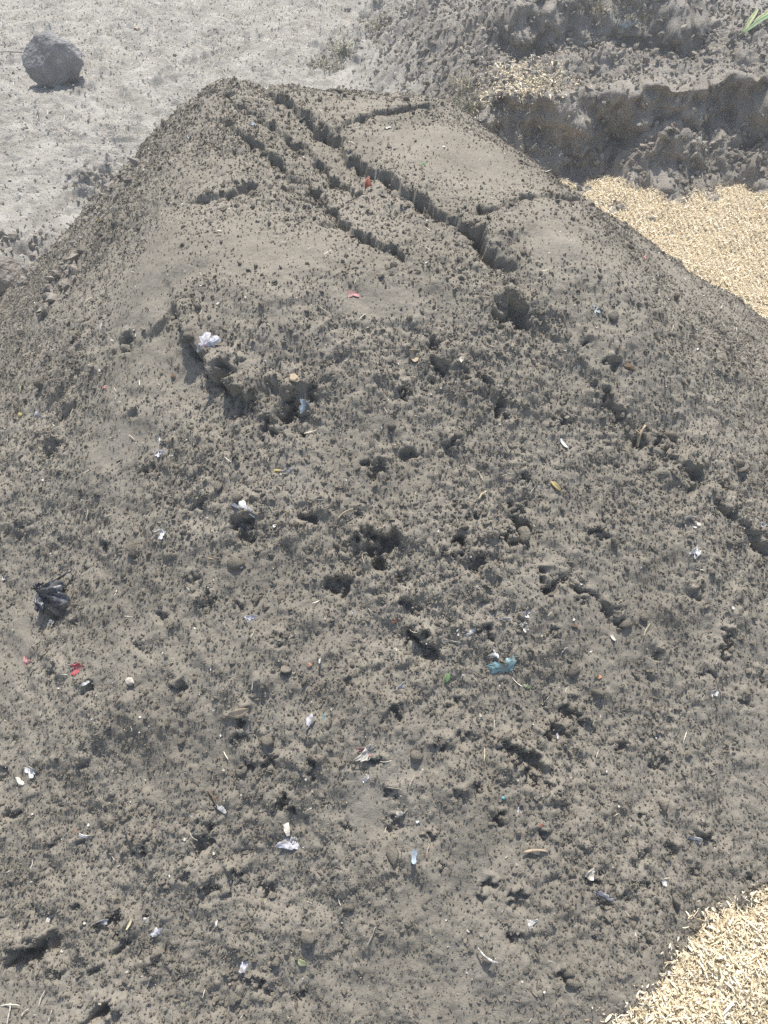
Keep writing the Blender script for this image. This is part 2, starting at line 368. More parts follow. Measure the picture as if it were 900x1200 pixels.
# ------------------------------------------------------------------ the ground with its dug bank
def cliff_y(x): return 3.86 + 0.10 * fbm(x, x * 0 + 3.3, 0.9, 2, 20) + 0.05 * fbm(x, x * 0 + 7.1, 0.25, 3, 21) - 0.10 * sst(1.6, 3.2, x)
def ground_height(x, y):
    z = 0.022 * fbm(x, y, 1.3, 3, 30)
    mx = sst(-0.35, 0.55, x + 0.12 * fbm(x, y, 0.5, 2, 31))
    yc = cliff_y(x)
    face = 0.62 * sst(0.0, 0.10, y - yc) + 0.38 * sst(-0.12, 0.06, y - yc + 0.05 * fbm(x, y, 0.15, 2, 26))
    hump = 0.38 * face + 0.13 * sst(0.08, 0.6, y - yc)
    soft = 0.36 * sst(3.3, 4.5, y) + 0.08 * sst(4.2, 5.0, y)
    sharp = sst(0.15, 0.65, x)
    berm = mx * (hump * sharp + soft * (1 - sharp))
    # second scarp behind, above the bank
    y2 = yc + 0.50 + 0.07 * fbm(x, x * 0 + 1.7, 0.4, 3, 22)
    m2 = sst(0.42, 0.65, x) * sst(1.75, 1.35, x)
    berm = berm + m2 * (0.13 * sst(-0.02, 0.05, y - y2) * sst(0.9, 0.2, y - y2) - 0.05 * np.exp(-((y - y2 + 0.07) / 0.06) ** 2))
    # collapsed spoil at the foot of the bank
    talus = sst(0.98, 1.25, x + 0.1 * fbm(x, y, 0.3, 2, 23)) * 0.165 * np.exp(-((y - yc + 0.09) / 0.13) ** 2) * (1 + 0.35 * fbm(x, y, 0.3, 3, 24))
    z = z + berm + talus
    dug = np.clip(mx * sst(3.2, 3.7, y) * (0.95 - 0.75 * sst(0.55, 1.1, y - yc + 0.3 * fbm(x, y, 0.6, 3, 25)) * sharp), 0, 1)
    return z, dug, mx
qx = np.concatenate([-np.geomspace(300, 4.2, 26), lines([(-3.9, -1.2, 0.013, 0.011), (-1.2, 2.3, 0.0085, 0.0085), (2.3, 4.2, 0.011, 0.02)]), np.geomspace(4.5, 300, 26)])
qy = np.concatenate([-np.geomspace(300, 1.0, 24), lines([(-0.7, 2.0, 0.05, 0.03), (2.0, 3.6, 0.018, 0.011), (3.6, 3.74, 0.009, 0.006), (3.74, 3.98, 0.0032, 0.0032), (3.99, 4.31, 0.006, 0.006), (4.31, 4.46, 0.0038, 0.0038), (4.46, 7.4, 0.010, 0.02)]), np.geomspace(7.7, 400, 30)])
GX, GY = np.meshgrid(qx, qy)
GY = GY + (cliff_y(GX) - 3.86) * sst(2.6, 3.5, GY) * sst(6.5, 5.0, GY) * (np.abs(GX) < 4.4)
GZ, DUG, GM = ground_height(GX, GY)
near = (np.abs(GX) < 4.3) & (GY > 1.6) & (GY < 7.6)
grough = np.clip(0.55 + 0.7 * fbm(GX, GY, 0.5, 3, 33), 0.2, 1.2) + 0.6 * DUG + 0.7 * sst(0.30, 0.02, np.abs(pile_base(GX, GY) + 0.05)) * (GX < -0.3)
bumps = np.zeros_like(GZ)
gx2, gy2 = GX + 0.02 * fbm(GX, GY, 0.1, 2, 35), GY + 0.02 * fbm(GX, GY, 0.1, 2, 36)
bumps += 0.45 * clods(gx2, gy2, 0.12, 37, 0.15, 0.6, 0.5) * np.clip(DUG + 0.1, 0, 1) + 0.55 * clods(gx2, gy2, 0.05, 38, 0.15, 0.6, 0.6) * grough + 0.35 * clods(gx2, gy2, 0.024, 39, 0.2, 0.6, 0.7) * grough
bumps += 0.020 * fbm(GX, GY, 0.13, 4, 41) * grough + 0.006 * fbm(GX, GY, 0.03, 2, 42)
for (u, v, r, dep) in [(30, 297, 0.10, 0.08), (44, 300, 0.05, 0.05), (118, 208, 0.06, 0.05), (120, 230, 0.055, 0.05), (112, 222, 0.05, 0.03), (75, 120, 0.05, 0.02), (438, 40, 0.13, 0.07), (405, 72, 0.09, 0.05), (470, 75, 0.08, 0.05), (510, 60, 0.09, 0.06), (385, 50, 0.07, 0.04)]:
    d = ray(u, v); t = -CAM_Z / d[2]; cx, cy = d[0] * t, d[1] * t
    q = np.hypot(gx2 - cx, (gy2 - cy)) / r * (1 + 0.4 * fbm(GX, GY, 0.06, 3, 43))
    bumps -= dep * (1 - sst(0.4, 1.0, q)); bumps += 0.6 * dep * np.exp(-((q - 1.3) / 0.35) ** 2)
    grough += 1.0 * np.exp(-q * q / 2)
GP = np.stack([GX, GY, GZ], -1)
GN = grid_normals(GP); GN = np.where(near[..., None], GN, np.array([0, 0, 1.0]))
# keep displacement from folding on the steep face: blend normals towards a smooth forward-up direction
GPD = GP + GN * (bumps * near)[..., None]
facem = DUG * sst(0.4, 0.9, np.abs(GN[..., 1]))
GPD[..., 1] += -facem * (0.10 * fbm(GX, GZ + 5, 0.20, 3, 45) + 0.024 * fbm(GX, GZ, 0.06, 3, 46) + 0.7 * clods(GX + 0.01 * fbm(GX, GZ, 0.04, 2, 48), GZ, 0.085, 49, 0.15, 0.6, 0.6) + 0.6 * clods(GX, GZ + 0.01 * fbm(GX, GZ, 0.03, 2, 51), 0.036, 52, 0.15, 0.6, 0.7)) * near
lip = GY - cliff_y(GX) - 0.085
GPD[..., 1] -= 0.085 * np.exp(-(lip / 0.055) ** 2) * sst(0.35, 0.7, GX) * near * (0.75 + 0.5 * fbm(GX, GY, 0.2, 3, 53))
me_g, used_g = grid_mesh('ground', GPD)
at = me_g.attributes.new('dug', 'FLOAT', 'POINT'); at.data.foreach_set('value', DUG.reshape(-1)[used_g].astype(np.float32))
ground = tag(link('ground', me_g, M_GROUND), kind='structure')
G_N = grid_normals(GPD)

# ------------------------------------------------------------------ placing things on what is already built
bpy.context.view_layer.update()
DG = bpy.context.evaluated_depsgraph_get()
def hit(u, v):
    d = ray(u, v)
    ok, loc, nor, idx, ob, mt = SC.ray_cast(DG, (0, 0, CAM_Z), Vector(d).normalized())
    return loc, nor, ob
def drop(x, y):
    ok, loc, nor, idx, ob, mt = SC.ray_cast(DG, (x, y, 4), (0, 0, -1))
    return loc, nor
def mpp(loc): return (loc - Vector((0, 0, CAM_Z))).dot(Vector((0, CP, -SP))) * TV / 600      # metres per photograph pixel there
# ------------------------------------------------------------------ wood shavings beds (base form)
def shavings_far():
    xs = lines([(0.1, 2.9, 0.02, 0.02)]); ys = lines([(1.7, 3.95, 0.02, 0.02)])
    x, y = np.meshgrid(xs, ys)
    z = 0.035 + 0.03 * fbm(x, y, 0.5, 3, 130) + 0.024 * fbm(x, y, 0.14, 3, 131) - 0.09 * sst(-0.12, 0.08, y - cliff_y(x) + 0.12 * sst(0.85, 1.15, x)) - 0.12 * sst(0.45, 0.2, x)
    return np.stack([x, y, z], -1)
PF = shavings_far()
BL = [hit_base(u, v)[:2] for u, v in [(690, 1225), (722, 1195), (756, 1158), (792, 1135), (808, 1110), (832, 1080), (870, 1070), (900, 1050), (960, 1035)]]
def near_ins(x, y):                                     # distance inside the edge of the near shavings
    bd = np.full(x.shape, 9.0)
    xw = x + 0.014 * fbm(x, y, 0.06, 3, 133); yw = y + 0.014 * fbm(x, y, 0.06, 3, 134)
    for a, b in zip(BL[:-1], BL[1:]): bd = np.minimum(bd, seg_dist(a, b, xw, yw)[0])
    poly = BL + [(3.0, BL[-1][1]), (3.0, -2.0), (BL[0][0], -2.0)]
    ins = np.zeros(x.shape, bool)
    for (ax, ay), (bx_, by_) in zip(poly, poly[1:] + poly[:1]):
        ins ^= ((ay > yw) != (by_ > yw)) & (xw < (bx_ - ax) * (yw - ay) / (by_ - ay + 1e-12) + ax)
    return np.where(ins, bd, -bd)
def shavings_near():
    xs = lines([(0.2, 1.3, 0.008, 0.008)]); ys = lines([(-0.2, 0.85, 0.008, 0.008)])
    x, y = np.meshgrid(xs, ys); ins = near_ins(x, y)
    z = np.maximum(pile_base(x, y), -0.01) + np.clip(ins * 0.55, -0.05, 0.05) + 0.012 * fbm(x, y, 0.12, 3, 135) * sst(0, 0.05, ins) + 0.006
    return np.stack([x, y, z], -1), ins
PN, INS = shavings_near()
me_sf, _ = grid_mesh('wood_shavings', PF); sh_far = tag(link('wood_shavings', me_sf, M_CHIPBED), 'spread of pale straw coloured wood shavings between soil heap and dug bank', 'wood shavings', kind='stuff')
me_sn, _ = grid_mesh('wood_shavings', PN, True, INS > 0.006); sh_near = tag(link('wood_shavings', me_sn, M_CHIPBED), 'cream wood shavings at the foot of the heap in the bottom corner', 'wood shavings', kind='stuff')

# ------------------------------------------------------------------ instanced fine stuff
def proto_collection(name, meshes):
    c = bpy.data.collections.new(name)
    for i, me in enumerate(meshes):
        c.objects.link(bpy.data.objects.new('%s_%02d' % (name, i), me))
    return c, len(meshes)
DEFER = []                                              # modifiers go on last, so that placing rays stay quick
def scatter(name, P, R, S, col, parent=None):
    c, n = col
    me = bpy.data.meshes.new(name); me.vertices.add(len(P)); me.vertices.foreach_set('co', np.ascontiguousarray(P, np.float32).ravel())
    a = me.attributes.new('rot', 'FLOAT_VECTOR', 'POINT'); a.data.foreach_set('vector', np.ascontiguousarray(R, np.float32).ravel())
    a = me.attributes.new('scl', 'FLOAT_VECTOR', 'POINT'); a.data.foreach_set('vector', np.ascontiguousarray(S, np.float32).ravel())
    a = me.attributes.new('idx', 'INT', 'POINT'); a.data.foreach_set('value', RNG.integers(0, n, len(P)).astype(np.int32))
    o = link(name, me, None, parent)
    g = bpy.data.node_groups.new(name, 'GeometryNodeTree')
    g.interface.new_socket('Geometry', in_out='INPUT', socket_type='NodeSocketGeometry'); g.interface.new_socket('Geometry', in_out='OUTPUT', socket_type='NodeSocketGeometry')
    gi = g.nodes.new('NodeGroupInput'); go = g.nodes.new('NodeGroupOutput')
    ci = g.nodes.new('GeometryNodeCollectionInfo'); ci.inputs['Collection'].default_value = c
    ci.inputs['Separate Children'].default_value = True; ci.inputs['Reset Children'].default_value = True
    ip = g.nodes.new('GeometryNodeInstanceOnPoints'); ip.inputs['Pick Instance'].default_value = True
    def na(nm, ty):
        q = g.nodes.new('GeometryNodeInputNamedAttribute'); q.data_type = ty; q.inputs['Name'].default_value = nm; return q.outputs['Attribute']
    g.links.new(gi.outputs[0], ip.inputs['Points']); g.links.new(ci.outputs[0], ip.inputs['Instance'])
    g.links.new(na('idx', 'INT'), ip.inputs['Instance Index']); g.links.new(na('rot', 'FLOAT_VECTOR'), ip.inputs['Rotation']); g.links.new(na('scl', 'FLOAT_VECTOR'), ip.inputs['Scale'])
    g.links.new(ip.outputs[0], go.inputs[0])
    DEFER.append((o, g))
    o['kind'] = 'stuff'
    return o
def lump_mesh(name, seed, sub=2, amp=0.35, flat=0.8, mat=None, facets=3):
    rg = np.random.default_rng(seed); bm = bmesh.new(); bmesh.ops.create_icosphere(bm, subdivisions=sub, radius=1.0)
    dirs = rg.normal(size=(9, 3)); dirs /= np.linalg.norm(dirs, axis=1, keepdims=True); am = rg.uniform(-amp, amp, 9); fr = rg.uniform(1.5, 4, 9); ph = rg.uniform(0, 6, 9)
    cuts = rg.normal(size=(facets, 3)); cuts /= np.linalg.norm(cuts, axis=1, keepdims=True)
    for v in bm.verts:
        p = np.array(v.co); r = 1 + float(np.sum(am * np.sin(fr * (dirs @ p) + ph)) * 0.5) + rg.uniform(-1, 1) * amp * 0.32
        q = p * r
        for c in cuts:
            k = q @ c - 0.62
            if k > 0: q = q - c * k * 0.8
        v.co = Vector(q * np.array([1, 1, flat]))
    me = bpy.data.meshes.new(name); bm.to_mesh(me); bm.free()
    for p in me.polygons: p.use_smooth = sub > 1 and amp < 0.5
    if mat: me.materials.append(mat)
    return me
def rand_rot(n): return RNG.uniform(0, 6.283, (n, 3))
def normal_euler(nrm, spin, tilt=0.0):                  # XYZ eulers that put local z on a (jittered) normal, spin about it
    nrm = nrm + RNG.normal(size=nrm.shape) * tilt; nrm /= np.linalg.norm(nrm, axis=1, keepdims=True)
    ref = np.stack([np.cos(spin), np.sin(spin), 0 * spin], 1)
    xa = ref - nrm * np.sum(ref * nrm, 1, keepdims=True); xa /= np.linalg.norm(xa, axis=1, keepdims=True)
    ya = np.cross(nrm, xa)
    m = np.stack([xa, ya, nrm], 2)                      # columns
    ry = np.arcsin(np.clip(-m[:, 2, 0], -1, 1)); rx = np.arctan2(m[:, 2, 1], m[:, 2, 2]); rz = np.arctan2(m[:, 1, 0], m[:, 0, 0])
    return np.stack([rx, ry, rz], 1)
def pick(P, Nn, w, n, jit=0.002):
    w = w.reshape(-1); i = RNG.choice(len(w), n, p=w / w.sum())
    return P.reshape(-1, 3)[i] + RNG.normal(size=(n, 3)) * jit, Nn.reshape(-1, 3)[i], i

crumbs = proto_collection('crumb', [lump_mesh('crumb', 100 + i, 1, 0.5, RNG.uniform(0.6, 0.95), M_CRUMB, 2) for i in range(10)])
cell = np.abs(np.gradient(gx_))[None, :] * np.abs(np.gradient(gy_))[:, None] / NB[..., 2]
vis = (Zb > -0.03) & (Y < 2.5)
rw = np.clip(rough, 0.05, 1.3)
for nm, n, s0, s1, pw, emb in (('soil_crumbs', 330000, 0.0009, 0.0028, 1.8, 0.08), ('soil_lumps', 48000, 0.0022, 0.0072, 3.0, -0.08)):
    w = cell * vis * (rw ** (0.8 if s0 < 0.002 else 1.5))
    p, nn, i = pick(P_PILE, N_PILE, w, n, 0.0015)
    s = s0 + (s1 - s0) * RNG.random(n) ** pw
    scatter(nm, p + nn * (s * emb)[:, None], rand_rot(n), np.stack([s, s * RNG.uniform(0.7, 1.1, n), s * RNG.uniform(0.6, 1, n)], 1), crumbs, pile)

# single clods large enough to pick apart
clod_meshes = [lump_mesh('clod', 300 + i, 2, 0.49, RNG.uniform(0.65, 0.95), M_CRUMB, 3) for i in range(9)]
p, nn, i = pick(P_PILE, N_PILE, cell * vis * rw ** 1.5 * (Y > 0.3) * (np.abs(X) < 0.5 * (Y + 0.55)), 270, 0.002)
for k in range(270):
    s = 0.0065 + 0.009 * RNG.random() ** 2.5
    o = bpy.data.objects.new('clod', clod_meshes[k % 9]); COL.objects.link(o); o.parent = pile
    o.location = p[k] + nn[k] * s * 0.0; o.rotation_euler = RNG.uniform(0, 6.28, 3); o.scale = (s, s * RNG.uniform(0.75, 1.1), s * RNG.uniform(0.65, 1.0))

def chip_mesh(name, seed, L, wd, curl, mat, n=5):        # curled strip with thickness
    rg = np.random.default_rng(seed); bm = bmesh.new(); th = 0.0006
    vs = []
    tw = rg.uniform(-0.7, 0.7)
    for i in range(n + 1):
        t = i / n - 0.5; a = t * curl
        cx = math.sin(a) / curl * L if abs(curl) > 1e-3 else t * L
        cz = (1 - math.cos(a)) / curl * L if abs(curl) > 1e-3 else 0
        ww = wd * (1 - 0.5 * abs(2 * t) ** 3) * rg.uniform(0.75, 1.1)
        row = []
        for sy in (-1, 1):
            y = sy * ww / 2; z = cz + y * math.sin(tw * t * 2)
            row.append((cx, y, z))
        vs.append(row)
    top = [[bm.verts.new((a[0], a[1], a[2] + th)) for a in r] for r in vs]; bot = [[bm.verts.new((a[0], a[1], a[2] - th)) for a in r] for r in vs]
    for i in range(n):
        bm.faces.new((top[i][0], top[i + 1][0], top[i + 1][1], top[i][1])); bm.faces.new((bot[i][0], bot[i][1], bot[i + 1][1], bot[i + 1][0]))
        bm.faces.new((top[i][0], bot[i][0], bot[i + 1][0], top[i + 1][0])); bm.faces.new((top[i][1], top[i + 1][1], bot[i + 1][1], bot[i][1]))
    bm.faces.new((top[0][0], top[0][1], bot[0][1], bot[0][0])); bm.faces.new((top[n][0], bot[n][0], bot[n][1], top[n][1]))
    me = bpy.data.meshes.new(name); bm.to_mesh(me); bm.free(); me.materials.append(mat); return me
chips = proto_collection('shaving', [chip_mesh('shaving', 500 + i, 0.007 + 0.024 * RNG.random() ** 1.5, 0.0012 + 0.005 * RNG.random() ** 2, RNG.choice([0.3, 0.8, 1.6, 2.6]) * RNG.choice([-1, 1]), M_CHIP) for i in range(24)])
straws = proto_collection('straw', [chip_mesh('straw', 600 + i, RNG.uniform(0.02, 0.06), RNG.uniform(0.0012, 0.003), RNG.choice([0.15, 0.5, 1.0]) * RNG.choice([-1, 1]), M_STRAW, 4) for i in range(10)])
flecks = proto_collection('fleck', [chip_mesh('fleck', 700 + i, 1.0, RNG.uniform(0.3, 0.9), RNG.choice([0.4, 1.2, 2.0]), M_FLECK, 3) for i in range(8)])
for me in [o.data for o in flecks[0].objects]:
    for v in me.vertices: v.co.z = v.co.z if abs(v.co.z) > 0.05 else v.co.z + (0.05 if v.co.z > 0 else -0.05)

def lay(name, P, n, col, tilt, lift, s0, s1, mask, parent=None):
    nn = grid_normals(P); p, q, i = pick(P, nn, mask, n, 0.004)
    s = s0 + (s1 - s0) * RNG.random(n) ** 2
    return scatter(name, p + np.array([0, 0, 1]) * RNG.uniform(0, lift, n)[:, None], normal_euler(q, RNG.uniform(0, 6.283, n), tilt), np.stack([s, s, s], 1), col, parent)
mf = (PF[..., 1] < cliff_y(PF[..., 0]) + 0.02) * (PF[..., 0] > 0.25) * (PF[..., 0] < 0.62 * PF[..., 1]) * (PF[..., 2] > pile_base(PF[..., 0], PF[..., 1]) - 0.03)
lay('shavings', PF, 130000, chips, 0.26, 0.014, 0.3, 1.15, mf.astype(float), sh_far)
mn = (INS > 0.002) * (PN[..., 0] < 0.95) * (PN[..., 1] > 0.1) * np.clip(0.15 + INS / 0.02, 0.02, 1)
lay('shavings', PN, 42000, chips, 0.34, 0.013, 0.28, 1.1, mn.astype(float), sh_near)
sub = (slice(0, int(np.searchsorted(gy_, 0.9))), slice(int(np.searchsorted(gx_, 0.15)), int(np.searchsorted(gx_, 1.3))))
ie = near_ins(X[sub], Y[sub]); we = cell[sub] * np.where(ie > 0.02, 0, np.where(ie > -0.004, 1.0, 0.4 * np.exp(ie / 0.008)))
p, nn, i = pick(P_PILE[sub], N_PILE[sub], we, 3800, 0.003); s = RNG.uniform(0.35, 0.9, 3800)     # loose ones strewn over the edge of the soil
scatter('loose_shavings', p + nn * RNG.uniform(0.001, 0.006, 3800)[:, None], normal_euler(nn, RNG.uniform(0, 6.283, 3800), 0.4), np.stack([s, s, s], 1), chips, sh_near)

# pale flecks and fibres of litter mixed into the heap
p, nn, i = pick(P_PILE, N_PILE, cell * vis, 9000, 0.002)
s = 0.0014 + 0.0052 * RNG.random(9000) ** 4
scatter('litter_flecks', p + nn * 0.0015, normal_euler(nn, RNG.uniform(0, 6.28, 9000), 0.5), np.stack([s, s, s], 1), flecks, pile)
p, nn, i = pick(P_PILE, N_PILE, cell * vis, 900, 0.002)
s = RNG.uniform(0.2, 0.55, 900)
scatter('straw_fibres', p + nn * 0.002, normal_euler(nn, RNG.uniform(0, 6.28, 900), 0.35), np.stack([s, s, s], 1), straws, pile)

# pebbles, clods and dry litter on the ground
pebbles = proto_collection('pebble', [lump_mesh('pebble', 800 + i, 1, 0.4, RNG.uniform(0.5, 0.85), M_PEBBLE, 3) for i in range(8)])
bankclods = proto_collection('bank_clod', [lump_mesh('bank_clod', 850 + i, 1, 0.6, RNG.uniform(0.6, 0.9), M_BANKCLOD, 3) for i in range(8)])
gcell = np.abs(np.gradient(qx))[None, :] * np.abs(np.gradient(qy))[:, None]
seen = near & (np.abs(GX) < 0.5 * GY + 0.5) & (GY > 2.2)
pz = pile_base(GX, GY)
w = gcell * seen * (pz < 0.02) * (1.05 - DUG) * (0.3 + np.clip(grough, 0, 2))
p, nn, i = pick(GPD, G_N, w, 110000, 0.006)
s = 0.0016 + 0.009 * RNG.random(110000) ** 10
scatter('gravel', p + nn * (s * 0.2)[:, None], rand_rot(110000), np.stack([s, s * 0.85, s * 0.7], 1), pebbles, None)['label'] = 'scattered small pale pebbles on the dry ground'
w = gcell * seen * DUG * np.clip(G_N[..., 2], 0.45, 1) / np.maximum(GN[..., 2], 0.3) * (pz < 0.02)
p, nn, i = pick(GPD, G_N, w, 60000, 0.006)
s = 0.0022 + 0.018 * RNG.random(60000) ** 9
scatter('bank_rubble', p + nn * (s * 0.3)[:, None], rand_rot(60000), np.stack([s, s * 0.9, s * 0.8], 1), bankclods, None)['label'] = 'loose crumbling soil lumps on the dug bank'
cp, cs_ = [], []
for (u, v, r, n_) in [(30, 297, 0.20, 190), (48, 305, 0.14, 90), (115, 215, 0.16, 150), (122, 236, 0.12, 90), (400, 62, 0.22, 130), (440, 38, 0.26, 170), (375, 76, 0.16, 90), (70, 330, 0.12, 70), (585, 66, 0.2, 90)]:
    L_ = hit(u, v)[0]
    for k in range(n_):
        q_, dn = drop(L_.x + RNG.normal() * r * 0.5, L_.y + RNG.normal() * r * 0.5)
        if q_.z < 0.9: sz = 0.004 + 0.020 * RNG.random() ** 3; cp.append((q_.x, q_.y, q_.z + 0.2 * sz)); cs_.append((sz, sz * 0.85, sz * 0.75))
scatter('rubble', np.array(cp), rand_rot(len(cp)), np.array(cs_), bankclods, None)['label'] = 'broken soil lumps lying in patches around the heap'
w = gcell * seen * (pz < 0.02) * (1.02 - DUG) * np.clip(0.4 + fbm(GX, GY, 0.6, 3, 47) + 0.3 * (GY - 4.5), 0.03, 2)
p, nn, i = pick(GPD, G_N, w, 32000, 0.01)
s = RNG.uniform(0.25, 0.9, 32000)
scatter('dry_grass', p + nn * 0.004, normal_euler(nn, RNG.uniform(0, 6.28, 32000), 0.3), np.stack([s, s, s], 1), straws, None)['label'] = 'bleached dry grass litter strewn over the pale ground'

# ------------------------------------------------------------------ litter, stones, weeds: single things
bpy.context.view_layer.update()
def base_normal(x, y, on_pile=True):
    if not on_pile: return Vector((0, 0, 1))
    e = 0.02; f = lambda a, b: float(pile_base(np.array([a]), np.array([b]))[0])
    return Vector((-(f(x + e, y) - f(x - e, y)) / (2 * e), -(f(x, y + e) - f(x, y - e)) / (2 * e), 1)).normalized()
def from_bm(name, bm, mat, smooth=False):
    me = bpy.data.meshes.new(name); bm.to_mesh(me); bm.free()
    for p in me.polygons: p.use_smooth = smooth
    if mat: me.materials.append(mat)
    return me
def solid(bm, t):                                       # give a sheet real thickness
    bm.normal_update(); bm.verts.ensure_lookup_table()
    vs = bm.verts[:]; fs = bm.faces[:]; rim = [e for e in bm.edges if len(e.link_faces) == 1]
    low = {v: bm.verts.new(v.co - v.normal * t) for v in vs}
    for e in rim:
        a, b = e.verts; bm.faces.new((a, low[a], low[b], b))
    for f in fs: bm.faces.new([low[v] for v in reversed(f.verts)])
    return bm
def crumple(seed, L, Wd, mat, amp=0.25, n=8, creases=7, ragged=0.3, t=0.0005):
    rg = np.random.default_rng(seed); bm = bmesh.new(); ph = rg.uniform(0, 6.28, 5)
    cr = [(rg.uniform(0, 3.14159), rg.uniform(-0.4, 0.4), rg.uniform(0.25, 1.0) * rg.choice([-1, 1])) for _ in range(creases)]
    g = {}
    for i in range(n + 1):
        for j in range(n + 1):
            a, b = 2 * i / n - 1, 2 * j / n - 1
            x, y = a * math.sqrt(1 - 0.45 * b * b), b * math.sqrt(1 - 0.45 * a * a)      # square to rounded outline
            th = math.atan2(y, x); rr = max(abs(a), abs(b))
            k = 1 + ragged * rr * (0.5 * math.sin(2 * th + ph[0]) + 0.45 * math.sin(3 * th + ph[1]) + 0.4 * math.sin(5 * th + ph[2]) + 0.3 * math.sin(9 * th + ph[3]))
            x *= k * 0.5; y *= k * 0.5
            z = sum(w * abs(x * math.cos(q) + y * math.sin(q) - o) for q, o, w in cr) * amp
            x += rg.uniform(-1, 1) * 0.02; y += rg.uniform(-1, 1) * 0.02
            g[i, j] = bm.verts.new((x * L, y * Wd, (z + rg.uniform(-1, 1) * 0.03) * min(L, Wd)))
    for i in range(n):
        for j in range(n):
            q = (g[i, j], g[i + 1, j], g[i + 1, j + 1], g[i, j + 1])
            bm.faces.new(q)
    zs = [v.co.z for v in bm.verts]; zm = sum(zs) / len(zs); zr = max(zs) - min(zs) + 1e-9; kz = min(1.0, 0.75 * min(L, Wd) / zr)
    for v in bm.verts: v.co.z = (v.co.z - zm) * kz
    solid(bm, t); return from_bm('scrap', bm, mat)
def tube(bm, pts, rad, sides=6):
    rings = []
    for k, p in enumerate(pts):
        p = Vector(p); a = Vector(pts[max(k - 1, 0)]); b = Vector(pts[min(k + 1, len(pts) - 1)]); d = (b - a).normalized()
        u = d.cross(Vector((0.3, 0.1, 0.95))).normalized(); w = d.cross(u)
        r = rad[k] if hasattr(rad, '__len__') else rad
        rings.append([bm.verts.new(p + (u * math.cos(q) + w * math.sin(q)) * r) for q in [6.28318 * i / sides for i in range(sides)]])
    for A, B in zip(rings[:-1], rings[1:]):
        for i in range(sides): bm.faces.new((A[i], A[(i + 1) % sides], B[(i + 1) % sides], B[i]))
    bm.faces.new(rings[0][::-1]); bm.faces.new(rings[-1])
def stick(seed, L, r, mat, bend=0.2, fork=False):
    rg = np.random.default_rng(seed); bm = bmesh.new(); n = 6
    f = lambda t: ((t - 0.5) * L, bend * L * math.sin(3.1 * t) * 0.5 + rg.uniform(-0.02, 0.02) * L, bend * L * 0.6 * math.sin(2.4 * t))
    pts = [f(i / n) for i in range(n + 1)]
    tube(bm, pts, [r * (1 - 0.45 * i / n) * rg.uniform(0.85, 1.15) for i in range(n + 1)], 6)
    if fork: tube(bm, [pts[3], (pts[3][0] + 0.12 * L, pts[3][1] + 0.14 * L, pts[3][2] + 0.05 * L), (pts[3][0] + 0.2 * L, pts[3][1] + 0.3 * L, pts[3][2] + 0.06 * L)], [r * 0.6, r * 0.5, r * 0.3], 5)
    return from_bm('stick', bm, mat, True)
def shell(seed, L, mat, depth=0.35, t=0.0008):
    rg = np.random.default_rng(seed); bm = bmesh.new(); ph = rg.uniform(0, 6.28, 3); ctr = bm.verts.new((0, 0, depth * L * 0.5)); prev = None; first = None; rings = []
    for q in range(1, 4):
        ring = []
        for i in range(12):
            th = 6.28318 * i / 12; rr = q / 3 * 0.5 * (1 + 0.22 * math.sin(2 * th + ph[0]) + 0.15 * math.sin(3 * th + ph[1]) + (0.12 * rg.uniform(-1, 1) if q == 3 else 0))
            ring.append(bm.verts.new((rr * L * math.cos(th), rr * L * math.sin(th) * 0.75, depth * L * (0.5 - (2 * rr) ** 2 * 0.9) + 0.04 * L * math.sin(3 * th + ph[2]))))
        rings.append(ring)
    for i in range(12): bm.faces.new((ctr, rings[0][i], rings[0][(i + 1) % 12]))
    for A, B in zip(rings[:-1], rings[1:]):
        for i in range(12): bm.faces.new((A[i], B[i], B[(i + 1) % 12], A[(i + 1) % 12]))
    solid(bm, t); return from_bm('shell', bm, mat, True)
def leaf(seed, L, Wd, mat, bend=0.4, fold=0.25, n=7, t=0.0004):
    rg = np.random.default_rng(seed); bm = bmesh.new(); rows = []
    for i in range(n + 1):
        u = i / n; w = Wd * 0.5 * (math.sin(3.1416 * min(1, u * 0.93 + 0.05)) ** 0.75) + 0.0002
        z = bend * L * u * (1 - u) + rg.uniform(-1, 1) * 0.01 * L
        rows.append([bm.verts.new(((u - 0.5) * L, sy * w, z + abs(sy) * fold * w)) for sy in (-1, -0.5, 0, 0.5, 1)])
    for A, B in zip(rows[:-1], rows[1:]):
        for j in range(4): bm.faces.new((A[j], B[j], B[j + 1], A[j + 1]))
    solid(bm, t); return from_bm('leaf', bm, mat, True)
def put(name, u, v, me, label, cat, spin=0.0, tilt=(0.0, 0.0), lift=0.003, group=None):
    loc, nor, ob = hit(u, v); on = ob is not None and ob.name.startswith('soil_pile')
    n = base_normal(loc.x, loc.y, on)
    o = bpy.data.objects.new(name, me); COL.objects.link(o)
    rot = n.to_track_quat('Z', 'Y').to_matrix() @ Euler((0, 0, math.radians(spin))).to_matrix() @ Euler((math.radians(tilt[0]), math.radians(tilt[1]), 0)).to_matrix()
    o.rotation_euler = rot.to_euler(); o.location = loc + n * lift
    tag(o, label, cat, group); return o
def px(u, v): return mpp(hit(u, v)[0])

